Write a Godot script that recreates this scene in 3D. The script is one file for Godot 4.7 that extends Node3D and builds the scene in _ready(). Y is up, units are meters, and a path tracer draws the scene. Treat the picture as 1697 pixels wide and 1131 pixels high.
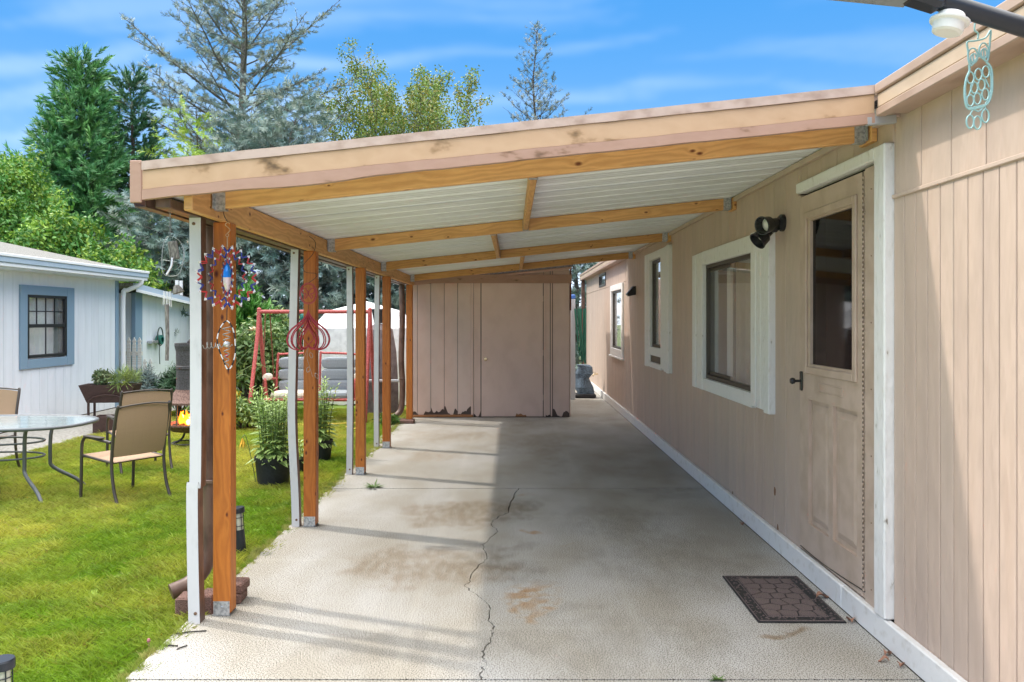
extends Node3D
# A covered concrete side yard between a tan manufactured home and a lawn.
# x to the right, y up, -z away from the camera. Metres.

var rng := RandomNumberGenerator.new()
var M := {}
var taken := {}
var box_cache := {}

# ---------------------------------------------------------------- naming
func numbered(called: String) -> String:
	var k: int = taken.get(called, 0)
	taken[called] = k + 1
	return called if k == 0 else "%s_%03d" % [called, k]

func tag(o: Node, label := "", category := "", group := "", kind := "") -> void:
	if label: o.set_meta("label", label)
	if category: o.set_meta("category", category)
	if group: o.set_meta("group", group)
	if kind: o.set_meta("kind", kind)

func thing(called: String, label: String, category: String, at := Vector3.ZERO, turn := 0.0, group := "") -> Node3D:
	var o := Node3D.new()
	o.name = numbered(called)
	add_child(o)
	o.position = at
	o.rotation.y = turn
	tag(o, label, category, group)
	return o

func put(called: String, mesh: Mesh, m: Material, parent: Node = null, at := Vector3.ZERO, basis := Basis()) -> MeshInstance3D:
	var o := MeshInstance3D.new()
	o.mesh = mesh
	o.material_override = m
	if parent == null:
		o.name = numbered(called)
		add_child(o)
	else:
		o.name = called
		parent.add_child(o, true)
	o.transform = Transform3D(basis, at)
	return o

func obj(called: String, s: SurfaceTool, m: Material, parent: Node = null, at := Vector3.ZERO, basis := Basis()) -> MeshInstance3D:
	return put(called, s.commit(), m, parent, at, basis)

func structure(called: String, s: SurfaceTool, m: Material) -> MeshInstance3D:
	var o := obj(called, s, m)
	o.set_meta("kind", "structure")
	return o

# ---------------------------------------------------------------- shapes
func st() -> SurfaceTool:
	var s := SurfaceTool.new()
	s.begin(Mesh.PRIMITIVE_TRIANGLES)
	return s

func vert(s: SurfaceTool, p: Vector3, n: Vector3, uv := Vector2.ZERO) -> void:
	s.set_normal(n)
	s.set_uv(uv)
	s.set_uv2(uv)
	s.add_vertex(p)

func tri(s: SurfaceTool, a: Vector3, b: Vector3, c: Vector3, out: Vector3, ua := Vector2.ZERO, ub := Vector2.ZERO, uc := Vector2.ZERO) -> void:
	var n := (c - a).cross(b - a)
	if n.dot(out) < 0.0:
		n = -n
		var t := b
		b = c
		c = t
		var ut := ub
		ub = uc
		uc = ut
	n = n.normalized()
	vert(s, a, n, ua)
	vert(s, b, n, ub)
	vert(s, c, n, uc)

func quad(s: SurfaceTool, a: Vector3, b: Vector3, c: Vector3, d: Vector3, out: Vector3, uv := []) -> void:
	if uv.is_empty():
		tri(s, a, b, c, out)
		tri(s, a, c, d, out)
	else:
		tri(s, a, b, c, out, uv[0], uv[1], uv[2])
		tri(s, a, c, d, out, uv[0], uv[2], uv[3])

# a box with chamfered edges; u runs along its longest axis, in metres
func bx(s: SurfaceTool, at: Vector3, size: Vector3, ch := 0.0, basis := Basis(), shift := Vector2.ZERO) -> void:
	var h := size * 0.5
	ch = minf(ch, minf(h.x, minf(h.y, h.z)) * 0.9)
	var long := size.max_axis_index()
	for ax in 3:
		var b := (ax + 1) % 3
		var c := (ax + 2) % 3
		if c == long:
			var t := b
			b = c
			c = t
		for sg in [-1.0, 1.0]:
			var p := []
			var uv := []
			for q in [[-1, -1], [1, -1], [1, 1], [-1, 1]]:
				var v := Vector3.ZERO
				v[ax] = sg * h[ax]
				v[b] = q[0] * (h[b] - ch)
				v[c] = q[1] * (h[c] - ch)
				uv.append(Vector2(v[b], v[c] + ax * 0.37) + shift)
				p.append(at + basis * v)
			var o := Vector3.ZERO
			o[ax] = sg
			quad(s, p[0], p[1], p[2], p[3], basis * o, uv)
	if ch <= 0.0:
		return
	for ax in 3:
		var b := (ax + 1) % 3
		var c := (ax + 2) % 3
		for sb in [-1.0, 1.0]:
			for sc in [-1.0, 1.0]:
				var p := []
				for q in [[-1.0, 0], [1.0, 0], [1.0, 1], [-1.0, 1]]:
					var v := Vector3.ZERO
					v[ax] = q[0] * (h[ax] - ch)
					v[b] = sb * (h[b] - (ch if q[1] == 0 else 0.0))
					v[c] = sc * (h[c] - (ch if q[1] == 1 else 0.0))
					p.append(v)
				var o := Vector3.ZERO
				o[b] = sb
				o[c] = sc
				var uv := []
				for v in p:
					uv.append(Vector2(v[long], v[(long + 1) % 3]) + shift)
				quad(s, at + basis * p[0], at + basis * p[1], at + basis * p[2], at + basis * p[3], basis * o, uv)
	for sx in [-1.0, 1.0]:
		for sy in [-1.0, 1.0]:
			for sz in [-1.0, 1.0]:
				var g := Vector3(sx, sy, sz)
				var a := Vector3(sx * h.x, sy * (h.y - ch), sz * (h.z - ch))
				var b2 := Vector3(sx * (h.x - ch), sy * h.y, sz * (h.z - ch))
				var c2 := Vector3(sx * (h.x - ch), sy * (h.y - ch), sz * h.z)
				tri(s, at + basis * a, at + basis * b2, at + basis * c2, basis * g)

func box(size: Vector3, ch := 0.0) -> Mesh:     # shared between alike pieces
	var key := "%.4f %.4f %.4f %.4f" % [size.x, size.y, size.z, ch]
	if not box_cache.has(key):
		var s := st()
		bx(s, Vector3.ZERO, size, ch)
		box_cache[key] = s.commit()
	return box_cache[key]

# box given by its corners
func span(called: String, lo: Vector3, hi: Vector3, m: Material, parent: Node = null, ch := 0.0) -> MeshInstance3D:
	return put(called, box((hi - lo).abs(), ch), m, parent, (lo + hi) * 0.5)

# timber: own mesh, so that every piece shows other grain
func lumber(called: String, lo: Vector3, hi: Vector3, m: Material, parent: Node = null, ch := 0.004) -> MeshInstance3D:
	var s := st()
	bx(s, Vector3.ZERO, (hi - lo).abs(), ch, Basis(), Vector2(rng.randf() * 7.0, rng.randf() * 7.0))
	return obj(called, s, m, parent, (lo + hi) * 0.5)

func frame_of(dir: Vector3) -> Basis:
	var y := dir.normalized()
	var x := y.cross(Vector3.UP if absf(y.y) < 0.95 else Vector3.RIGHT).normalized()
	return Basis(x, y, x.cross(y))

func tube(s: SurfaceTool, pts: Array, r, n := 8, closed := false, flat := Vector2.ONE) -> void:
	var rings := []
	var count := pts.size()
	var prev := Basis()
	for i in count:
		var a: Vector3 = pts[i - 1] if i > 0 else (pts[count - 1] if closed else pts[0])
		var b: Vector3 = pts[i + 1] if i < count - 1 else (pts[0] if closed else pts[count - 1])
		var d := (b - a).normalized()
		if d.length() < 0.5:
			d = Vector3.UP
		var f: Basis
		if i == 0:
			f = frame_of(d)
		else:
			var x := (prev.x - d * prev.x.dot(d)).normalized()
			f = Basis(x, d, x.cross(d))
		prev = f
		var rad: float = r[i] if r is Array else r
		var ring := []
		for k in n:
			var t := TAU * k / n
			var nn := f.x * cos(t) + f.z * sin(t)
			ring.append([pts[i] + (f.x * cos(t) * flat.x + f.z * sin(t) * flat.y) * rad, nn, Vector2(float(k) / n, float(i) / count)])
		rings.append(ring)
	var last := count if closed else count - 1
	for i in last:
		var r0: Array = rings[i]
		var r1: Array = rings[(i + 1) % count]
		for k in n:
			var k2 := (k + 1) % n
			for q in [r0[k], r1[k2], r1[k], r0[k], r0[k2], r1[k2]]:
				vert(s, q[0], q[1], q[2])
	if not closed:
		for e in [0, count - 1]:
			var o: Vector3 = (pts[0] - pts[1]) if e == 0 else (pts[count - 1] - pts[count - 2])
			for k in range(1, n - 1):
				tri(s, rings[e][0][0], rings[e][k][0], rings[e][k + 1][0], o)

# flat ribbon swept along a path: thick along `across x path`, wide along `across`
func ribbon(s: SurfaceTool, pts: Array, across: Vector3, wide: float, thick: float, closed := false) -> void:
	var c := pts.size()
	var rings := []
	for i in c:
		var a: Vector3 = pts[i - 1] if i > 0 else (pts[c - 1] if closed else pts[0])
		var b: Vector3 = pts[i + 1] if i < c - 1 else (pts[0] if closed else pts[c - 1])
		var d := (b - a).normalized()
		var side := d.cross(across).normalized() * thick * 0.5
		var w := across.normalized() * wide * 0.5
		rings.append([pts[i] + side + w, pts[i] + side - w, pts[i] - side - w, pts[i] - side + w])
	for i in (c if closed else c - 1):
		var r0: Array = rings[i]
		var r1: Array = rings[(i + 1) % c]
		var mid: Vector3 = (r0[0] + r0[2] + r1[0] + r1[2]) * 0.25
		for k in 4:
			var k2 := (k + 1) % 4
			quad(s, r0[k], r0[k2], r1[k2], r1[k], (r0[k] + r0[k2] + r1[k] + r1[k2]) * 0.25 - mid)

# profile: [radius, height] pairs from bottom to top
func lathe(s: SurfaceTool, profile: Array, n := 24, at := Vector3.ZERO, basis := Basis()) -> void:
	for i in profile.size() - 1:
		var p0 := Vector2(profile[i][0], profile[i][1])
		var p1 := Vector2(profile[i + 1][0], profile[i + 1][1])
		var e := p1 - p0
		var sl := Vector2(e.y, -e.x).normalized()
		for k in n:
			var t0 := TAU * k / n
			var t1 := TAU * (k + 1) / n
			var d0 := Vector3(cos(t0), 0, sin(t0))
			var d1 := Vector3(cos(t1), 0, sin(t1))
			var n0 := basis * (d0 * sl.x + Vector3.UP * sl.y)
			var n1 := basis * (d1 * sl.x + Vector3.UP * sl.y)
			var a := at + basis * (d0 * p0.x + Vector3.UP * p0.y)
			var b := at + basis * (d1 * p0.x + Vector3.UP * p0.y)
			var c := at + basis * (d1 * p1.x + Vector3.UP * p1.y)
			var d := at + basis * (d0 * p1.x + Vector3.UP * p1.y)
			var u0 := float(k) / n
			var u1 := float(k + 1) / n
			if p0.x > 1e-5:
				vert(s, a, n0, Vector2(u0, p0.y)); vert(s, b, n1, Vector2(u1, p0.y)); vert(s, c, n1, Vector2(u1, p1.y))
			if p1.x > 1e-5:
				vert(s, a, n0, Vector2(u0, p0.y)); vert(s, c, n1, Vector2(u1, p1.y)); vert(s, d, n0, Vector2(u0, p1.y))

# polygon in the xz plane (points as x, z), extruded from y0 up to y1
func prism(s: SurfaceTool, poly: PackedVector2Array, y0: float, y1: float, xf := Transform3D(), uv_of = null) -> void:
	var idx := Geometry2D.triangulate_polygon(poly)
	var uv := func(p: Vector2) -> Vector2:
		return uv_of.call(p) if uv_of != null else p
	for i in range(0, idx.size(), 3):
		var a := poly[idx[i]]
		var b := poly[idx[i + 1]]
		var c := poly[idx[i + 2]]
		for e in [[y1, 1.0], [y0, -1.0]]:
			tri(s, xf * Vector3(a.x, e[0], a.y), xf * Vector3(b.x, e[0], b.y), xf * Vector3(c.x, e[0], c.y), xf.basis * Vector3(0, e[1], 0), uv.call(a), uv.call(b), uv.call(c))
	var cw := Geometry2D.is_polygon_clockwise(poly)
	for i in poly.size():
		var a := poly[i]
		var b := poly[(i + 1) % poly.size()]
		var o := Vector3(b.y - a.y, 0, a.x - b.x) * (-1.0 if cw else 1.0)
		quad(s, xf * Vector3(a.x, y0, a.y), xf * Vector3(b.x, y0, b.y), xf * Vector3(b.x, y1, b.y), xf * Vector3(a.x, y1, a.y), xf.basis * o, [uv.call(a), uv.call(b), uv.call(b), uv.call(a)])

func smooth_path(keys: Array, steps := 6, closed := false) -> Array:    # Catmull-Rom
	var out := []
	var n := keys.size()
	for i in (n if closed else n - 1):
		var p0: Vector3 = keys[(i - 1 + n) % n] if closed or i > 0 else keys[0]
		var p1: Vector3 = keys[i]
		var p2: Vector3 = keys[(i + 1) % n]
		var p3: Vector3 = keys[(i + 2) % n] if closed or i + 2 < n else keys[n - 1]
		for k in steps:
			out.append(p1.cubic_interpolate(p2, p0, p3, float(k) / steps))
	if not closed:
		out.append(keys[n - 1])
	return out

# ---------------------------------------------------------------- materials
func noise(seed_: int, freq: float, oct := 4, kind := FastNoiseLite.TYPE_SIMPLEX_SMOOTH) -> FastNoiseLite:
	var f := FastNoiseLite.new()
	f.seed = seed_
	f.frequency = freq
	f.noise_type = kind
	f.fractal_octaves = oct
	return f

func ramp_tex(seed_: int, freq: float, stops: Array, size := 512, oct := 4, kind := FastNoiseLite.TYPE_SIMPLEX_SMOOTH) -> NoiseTexture2D:
	var t := NoiseTexture2D.new()
	t.width = size
	t.height = size
	t.seamless = true
	t.noise = noise(seed_, freq, oct, kind)
	var g := Gradient.new()
	g.offsets = PackedFloat32Array(stops.map(func(x): return x[0]))
	g.colors = PackedColorArray(stops.map(func(x): return x[1]))
	t.color_ramp = g
	return t

func bump_tex(seed_: int, freq: float, strength: float, size := 512, oct := 4, kind := FastNoiseLite.TYPE_SIMPLEX_SMOOTH) -> NoiseTexture2D:
	var t := NoiseTexture2D.new()
	t.width = size
	t.height = size
	t.seamless = true
	t.as_normal_map = true
	t.bump_strength = strength
	t.noise = noise(seed_, freq, oct, kind)
	return t

func lin(r: float, g: float, b: float) -> Color:     # real-world base colour to sRGB
	return Color(r, g, b).linear_to_srgb()

func mat(c: Color, rough := 0.7, metal := 0.0) -> StandardMaterial3D:
	var m := StandardMaterial3D.new()
	m.albedo_color = c
	m.roughness = rough
	m.metallic = metal
	m.cull_mode = BaseMaterial3D.CULL_DISABLED
	return m

func tri_mat(c: Color, rough: float, tex: Texture2D, scale: Vector3, nrm: Texture2D = null, nscale := 1.0) -> StandardMaterial3D:
	var m := mat(c, rough)
	m.albedo_texture = tex
	m.uv1_triplanar = true
	m.uv1_world_triplanar = true
	m.uv1_scale = scale
	if nrm:
		m.normal_enabled = true
		m.normal_texture = nrm
		m.normal_scale = nscale
	return m

func wood_image() -> ImageTexture:      # 4 m along u, 0.5 m along v: grain lines that bend round knots
	var w := 1024
	var h := 256
	var im := Image.create(w, h, false, Image.FORMAT_RGB8)
	var f := noise(11, 1.0, 3)
	var r := RandomNumberGenerator.new()
	r.seed = 5
	var knots := []
	for i in 58:
		knots.append([r.randf() * 4.0, r.randf() * 0.5, r.randf_range(0.0035, 0.0095)])
	for y in h:
		for x in w:
			var u := 4.0 * x / w
			var v := 0.5 * y / h
			# wrap without a seam along u
			var a := u / 4.0 * TAU
			var warp := f.get_noise_3d(cos(a) * 1.2, sin(a) * 1.2, v * 9.0)
			var bend := 0.0
			var dark := 0.0
			for k in knots:
				var du: float = (u - k[0]) * 0.55
				var dv: float = v - k[1]
				var q: float = sqrt(du * du + dv * dv) / k[2]
				if q < 6.0:
					bend += exp(-q * q * 0.18) * 1.2
					dark = maxf(dark, clampf(1.35 - q, 0.0, 1.0))
			var g := sin((v * 95.0 + warp * 5.0 + bend * 3.0) * 1.9)
			var fine := f.get_noise_3d(cos(a) * 14.0, sin(a) * 14.0, v * 420.0)
			var b := 0.90 + 0.035 * g + 0.045 * fine + 0.05 * warp
			var c := Color(b, b * (0.985 + 0.02 * g), b * (0.95 + 0.04 * g))
			c = c.lerp(Color(0.36, 0.2, 0.11), dark * 0.9)
			im.set_pixel(x, y, c)
	return ImageTexture.create_from_image(im)

func stain_image() -> ImageTexture:
	# what lies on the slab: soil and oil marks, rust, damp-looking dirt; u over x -2..2 m, v over 0..14 m of depth
	var w := 384
	var h := 1024
	var im := Image.create(w, h, false, Image.FORMAT_RGB8)
	var f1 := noise(3, 0.55, 4)
	var f2 := noise(8, 2.4, 4)
	var f3 := noise(21, 0.9, 5)
	# [x, depth, half x, half depth, strength, colour]
	var brown := Color(0.72, 0.63, 0.52)
	var dark := Color(0.68, 0.67, 0.64)
	var marks := [
		[-0.46, 6.25, 0.55, 0.42, 1.0, brown], [-0.52, 4.95, 0.56, 0.42, 1.05, brown], [0.02, 6.3, 0.2, 0.5, 0.8, dark],
		[0.0, 5.0, 0.16, 0.5, 0.7, dark], [0.75, 6.0, 0.5, 0.5, 0.5, dark], [0.95, 5.0, 0.5, 0.7, 0.5, dark], [0.9, 8.3, 0.7, 0.7, 0.35, dark],
		[0.2, 9.6, 0.5, 0.8, 0.5, Color(0.72, 0.66, 0.6)], [-0.7, 10.4, 0.7, 0.6, 0.5, Color(0.85, 0.74, 0.6)], [0.35, 11.6, 0.9, 0.35, 0.3, dark],
		[0.65, 3.6, 0.5, 0.5, 0.5, dark], [-0.5, 3.72, 0.6, 0.16, 0.55, dark], [-0.9, 8.9, 0.35, 0.35, 0.55, Color(0.9, 0.76, 0.6)],
		[0.3, 4.2, 0.1, 0.1, 0.4, dark], [1.3, 3.92, 0.12, 0.04, 1.0, Color(0.62, 0.47, 0.3)], [1.35, 7.0, 0.3, 0.3, 0.5, dark]]
	var rust := [[0.10, 4.36, 0.13, 0.26, 1.0], [0.06, 4.05, 0.08, 0.1, 0.8], [0.16, 5.7, 0.08, 0.05, 0.7], [0.12, 6.9, 0.12, 0.05, 0.55], [0.3, 5.4, 0.05, 0.05, 0.4]]
	for y in h:
		var dp := 14.0 * y / h
		for x in w:
			var px := 4.0 * x / w - 2.0
			var wob := Vector2(f2.get_noise_2d(px, dp) * 0.22 + f1.get_noise_2d(px * 3.0, dp * 3.0) * 0.25, f2.get_noise_2d(px + 40.0, dp) * 0.2)
			var c := Color(1, 1, 1)
			var t := f3.get_noise_2d(px * 1.5, dp * 0.9)
			c = c.lerp(Color(0.9, 0.88, 0.84), clampf(0.5 + t * 1.1, 0.0, 1.0))
			for k in marks:
				var q: float = Vector2((px + wob.x - k[0]) / k[2], (dp + wob.y - k[1]) / k[3]).length()
				if q < 1.25:
					var grain := clampf(0.75 + f2.get_noise_2d(px * 5.0, dp * 2.0) * 0.7, 0.2, 1.0)
					c = c.lerp(c * k[5], smoothstep(1.25, 0.6, q) * k[4] * grain * 0.48)
			for k in rust:
				var q: float = Vector2((px + wob.x * 0.6 - k[0]) / k[2], (dp + wob.y * 0.7 - k[1]) / k[3]).length()
				if q < 1.3:
					var grain := clampf(0.55 + f2.get_noise_2d(px * 4.0 + 9.0, dp * 4.0) * 1.5, 0.0, 1.0)
					c = c.lerp(Color(0.9, 0.72, 0.53), smoothstep(1.3, 0.1, q) * k[4] * grain)
			im.set_pixel(x, y, c)
	return ImageTexture.create_from_image(im)

func make_materials() -> void:
	var w := Color.WHITE
	# siding: rough-sawn boards under tan paint
	var saw := bump_tex(31, 0.05, 5.0, 512, 5)
	M.siding = tri_mat(lin(0.54, 0.415, 0.335), 0.62, ramp_tex(32, 0.012, [[0.15, Color(0.96, 0.96, 0.965)], [0.6, w], [0.9, Color(0.985, 0.975, 0.965)]], 512, 5), Vector3(0.7, 0.09, 0.7), saw, 0.16)
	M.siding_b = tri_mat(lin(0.555, 0.43, 0.35), 0.6, ramp_tex(33, 0.014, [[0.15, Color(0.955, 0.96, 0.96)], [0.6, w], [0.9, Color(0.99, 0.975, 0.965)]], 512, 5), Vector3(0.6, 0.12, 0.6), saw, 0.15)
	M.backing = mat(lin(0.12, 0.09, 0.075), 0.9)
	M.trim_tan = tri_mat(lin(0.56, 0.435, 0.35), 0.5, ramp_tex(34, 0.02, [[0.2, Color(0.93, 0.92, 0.9)], [0.7, w]]), Vector3(0.5, 0.5, 0.5))
	var chips := ramp_tex(35, 0.02, [[0.0, Color(0.88, 0.87, 0.84)], [0.2, Color(0.96, 0.955, 0.945)], [0.4, w]], 512, 5)
	M.white = tri_mat(lin(0.80, 0.79, 0.77), 0.5, chips, Vector3(0.9, 0.9, 0.9), bump_tex(36, 0.03, 2.0), 0.4)
	M.white_worn = tri_mat(lin(0.79, 0.785, 0.765), 0.55, ramp_tex(37, 0.03, [[0.0, Color(0.5, 0.45, 0.4)], [0.08, Color(0.8, 0.78, 0.75)], [0.13, Color(0.96, 0.955, 0.945)], [0.35, w]], 512, 5), Vector3(1.4, 0.5, 1.4), bump_tex(38, 0.03, 3.0), 0.6)
	# metal posts, fascia, sheet
	M.post_white = tri_mat(lin(0.66, 0.65, 0.66), 0.45, ramp_tex(39, 0.02, [[0.0, Color(0.45, 0.42, 0.4)], [0.07, Color(0.85, 0.84, 0.83)], [0.14, Color(0.965, 0.965, 0.965)], [0.4, w]], 512, 5), Vector3(1.5, 0.5, 1.5))
	M.brown_metal = tri_mat(lin(0.16, 0.095, 0.07), 0.45, ramp_tex(40, 0.02, [[0.1, Color(0.7, 0.68, 0.66)], [0.6, w]], 512, 5), Vector3(1.2, 0.5, 1.2))
	var moss := [[0.0, Color(0.5, 0.47, 0.4)], [0.12, Color(0.8, 0.77, 0.7)], [0.22, Color(0.965, 0.955, 0.94)], [0.5, w], [0.9, Color(0.97, 0.96, 0.95)]]
	M.fascia_tan = tri_mat(lin(0.57, 0.375, 0.23), 0.5, ramp_tex(41, 0.012, moss, 512, 6), Vector3(0.5, 0.9, 0.5))
	M.fascia_brown = tri_mat(lin(0.44, 0.27, 0.20), 0.55, ramp_tex(42, 0.014, moss, 512, 6), Vector3(0.5, 1.2, 0.5))
	M.fascia_top = tri_mat(lin(0.55, 0.42, 0.36), 0.7, ramp_tex(43, 0.03, [[0.1, Color(0.86, 0.83, 0.81)], [0.45, Color(0.96, 0.95, 0.94)], [0.7, Color(1, 1, 1)]], 512, 6), Vector3(0.5, 0.8, 0.5))
	M.eave_tan = tri_mat(lin(0.58, 0.44, 0.32), 0.5, ramp_tex(44, 0.012, [[0.1, Color(0.93, 0.92, 0.9)], [0.6, w]]), Vector3(0.4, 0.8, 0.4))
	M.eave_brown = tri_mat(lin(0.46, 0.33, 0.26), 0.5, ramp_tex(45, 0.012, [[0.1, Color(0.9, 0.88, 0.86)], [0.6, w]]), Vector3(0.4, 0.8, 0.4))
	M.sheet = tri_mat(lin(0.85, 0.875, 0.90), 0.42, ramp_tex(46, 0.008, [[0.1, Color(0.92, 0.92, 0.9)], [0.45, Color(0.985, 0.985, 0.98)], [0.7, w]], 512, 5), Vector3(0.22, 0.5, 0.8))
	M.steel = tri_mat(lin(0.58, 0.59, 0.60), 0.42, ramp_tex(47, 0.04, [[0.2, Color(0.78, 0.79, 0.8)], [0.6, w]]), Vector3(2, 2, 2))
	M.steel.metallic = 0.75
	M.bolt = mat(lin(0.22, 0.13, 0.08), 0.6, 0.5)
	M.flash = mat(lin(0.45, 0.46, 0.47), 0.5, 0.4)
	# timber
	var grain := wood_image()
	for a in [["post_wood", lin(0.64, 0.205, 0.028), 0.5], ["rafter_wood", lin(0.90, 0.50, 0.20), 0.58], ["post_wood_b", lin(0.58, 0.175, 0.026), 0.5], ["rafter_wood_b", lin(0.80, 0.43, 0.16), 0.6], ["sill_wood", lin(0.30, 0.15, 0.075), 0.8], ["grey_wood", lin(0.36, 0.34, 0.31), 0.85], ["fence_white", lin(0.78, 0.78, 0.78), 0.6]]:
		var m := mat(a[1], a[2])
		m.albedo_texture = grain
		m.uv1_scale = Vector3(0.25, 2.0, 1.0)
		M[a[0]] = m
	# concrete
	var con := mat(lin(0.60, 0.585, 0.555), 0.85)
	con.albedo_texture = ramp_tex(51, 0.13, [[0.2, Color(0.38, 0.37, 0.36)], [0.36, Color(0.72, 0.71, 0.7)], [0.5, Color(0.93, 0.93, 0.92)], [0.72, w]], 1024, 5)
	con.uv1_scale = Vector3(0.9, 0.9, 0.9)
	con.normal_enabled = true
	con.normal_texture = bump_tex(52, 0.2, 6.0, 1024, 4)
	con.normal_scale = 0.28
	con.detail_enabled = true
	con.detail_blend_mode = BaseMaterial3D.BLEND_MODE_MUL
	con.detail_uv_layer = BaseMaterial3D.DETAIL_UV_2
	con.detail_albedo = stain_image()
	con.uv2_scale = Vector3(0.25, 1.0 / 14.0, 1.0)
	con.uv2_offset = Vector3(0.5, 0.0, 0.0)
	M.concrete = con
	M.path = tri_mat(lin(0.40, 0.38, 0.34), 0.9, ramp_tex(53, 0.05, [[0.1, Color(0.75, 0.74, 0.72)], [0.6, w]], 512, 5), Vector3(0.7, 0.7, 0.7))
	M.soil = tri_mat(lin(0.075, 0.055, 0.04), 0.95, ramp_tex(54, 0.05, [[0.1, Color(0.6, 0.58, 0.55)], [0.7, w]], 512, 5), Vector3(1.5, 1.5, 1.5))
	M.lawn = tri_mat(lin(0.27, 0.38, 0.06), 0.95, ramp_tex(55, 0.03, [[0.1, Color(0.62, 0.66, 0.5)], [0.4, Color(0.85, 0.9, 0.8)], [0.75, w]], 512, 6), Vector3(0.6, 0.6, 0.6))
	M.far_ground = tri_mat(lin(0.11, 0.15, 0.045), 0.95, ramp_tex(56, 0.03, [[0.1, Color(0.7, 0.7, 0.6)], [0.7, w]], 512, 5), Vector3(0.2, 0.2, 0.2))
	# glass and interiors
	var smoke := mat(Color(0.06, 0.065, 0.075, 0.72), 0.04)
	smoke.transparency = BaseMaterial3D.TRANSPARENCY_ALPHA
	smoke.metallic_specular = 0.3
	M.smoke_glass = smoke
	var gl := mat(Color(0.93, 0.96, 0.97, 0.08), 0.02)
	gl.transparency = BaseMaterial3D.TRANSPARENCY_ALPHA
	gl.metallic_specular = 0.6
	M.glass = gl
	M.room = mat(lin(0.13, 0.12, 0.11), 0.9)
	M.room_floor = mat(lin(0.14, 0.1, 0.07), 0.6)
	M.curtain = tri_mat(lin(0.50, 0.43, 0.35), 0.95, ramp_tex(57, 0.03, [[0.2, Color(0.9, 0.9, 0.88)], [0.7, w]]), Vector3(2, 0.6, 2))
	M.curtain_white = mat(lin(0.72, 0.72, 0.72), 0.9)
	M.bronze = mat(lin(0.09, 0.075, 0.06), 0.45, 0.5)
	M.black = tri_mat(lin(0.022, 0.022, 0.026), 0.5, ramp_tex(58, 0.03, [[0.2, Color(0.75, 0.75, 0.75)], [0.7, w]]), Vector3(3, 3, 3))
	M.black_gloss = mat(lin(0.018, 0.019, 0.022), 0.25)
	M.rubber = tri_mat(lin(0.03, 0.028, 0.028), 0.75, ramp_tex(59, 0.1, [[0.2, Color(0.6, 0.6, 0.6)], [0.7, w]]), Vector3(3, 3, 3))
	M.rust_wood = tri_mat(lin(0.10, 0.055, 0.03), 0.95, ramp_tex(60, 0.06, [[0.2, Color(0.4, 0.36, 0.32)], [0.5, Color(0.85, 0.75, 0.6)], [0.8, w]], 512, 5), Vector3(3, 3, 3), bump_tex(61, 0.08, 8.0), 1.0)
	M.brass = mat(lin(0.75, 0.62, 0.4), 0.25, 0.9)
	# neighbouring house
	M.blue_siding = tri_mat(lin(0.70, 0.745, 0.80), 0.6, ramp_tex(62, 0.012, [[0.15, Color(0.965, 0.965, 0.965)], [0.6, w]], 512, 5), Vector3(0.7, 0.1, 0.7), saw, 0.12)
	M.blue_trim = mat(lin(0.20, 0.30, 0.40), 0.5)
	M.blue_fascia = mat(lin(0.38, 0.47, 0.56), 0.5)
	M.white_clean = mat(lin(0.78, 0.79, 0.80), 0.4)
	M.shingle = tri_mat(lin(0.30, 0.295, 0.285), 0.95, ramp_tex(63, 0.06, [[0.15, Color(0.55, 0.54, 0.52)], [0.5, Color(0.85, 0.85, 0.83)], [0.8, w]], 512, 5), Vector3(1.2, 1.2, 1.2), bump_tex(64, 0.06, 6.0), 0.8)
	M.shed_roof = tri_mat(lin(0.15, 0.13, 0.115), 0.95, ramp_tex(65, 0.05, [[0.2, Color(0.6, 0.6, 0.6)], [0.7, w]]), Vector3(1, 1, 1))

# ---------------------------------------------------------------- setting
func set_view() -> void:
	var cam := Camera3D.new()
	cam.name = "camera"
	cam.position = Vector3(0, 1.5, 0)
	cam.projection = Camera3D.PROJECTION_FRUSTUM
	cam.near = 0.05
	cam.far = 400.0
	cam.size = 0.05 * 1131.0 / 1350.0
	cam.frustum_offset = Vector2(0.0, -0.05 * 37.5 / 1350.0)
	add_child(cam)
	cam.current = true

	var env := Environment.new()
	env.background_mode = Environment.BG_SKY
	var sky := Sky.new()
	var sm := PanoramaSkyMaterial.new()
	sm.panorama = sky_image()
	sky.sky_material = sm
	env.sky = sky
	env.background_energy_multiplier = 1.0
	env.tonemap_mode = Environment.TONE_MAPPER_LINEAR
	env.tonemap_exposure = 3.1
	env.sdfgi_enabled = true
	env.ssao_enabled = true
	env.ssil_enabled = true
	var we := WorldEnvironment.new()
	we.name = "world_environment"
	we.environment = env
	add_child(we)

	var sun := DirectionalLight3D.new()
	sun.name = "sun"
	sun.light_energy = 0.28
	sun.light_color = Color(1.0, 0.965, 0.92)
	sun.light_angular_distance = 1.6
	sun.shadow_enabled = true
	add_child(sun)
	sun.look_at_from_position(Vector3.ZERO, Vector3(1.54, -2.05, 0.60), Vector3.UP)

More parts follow.
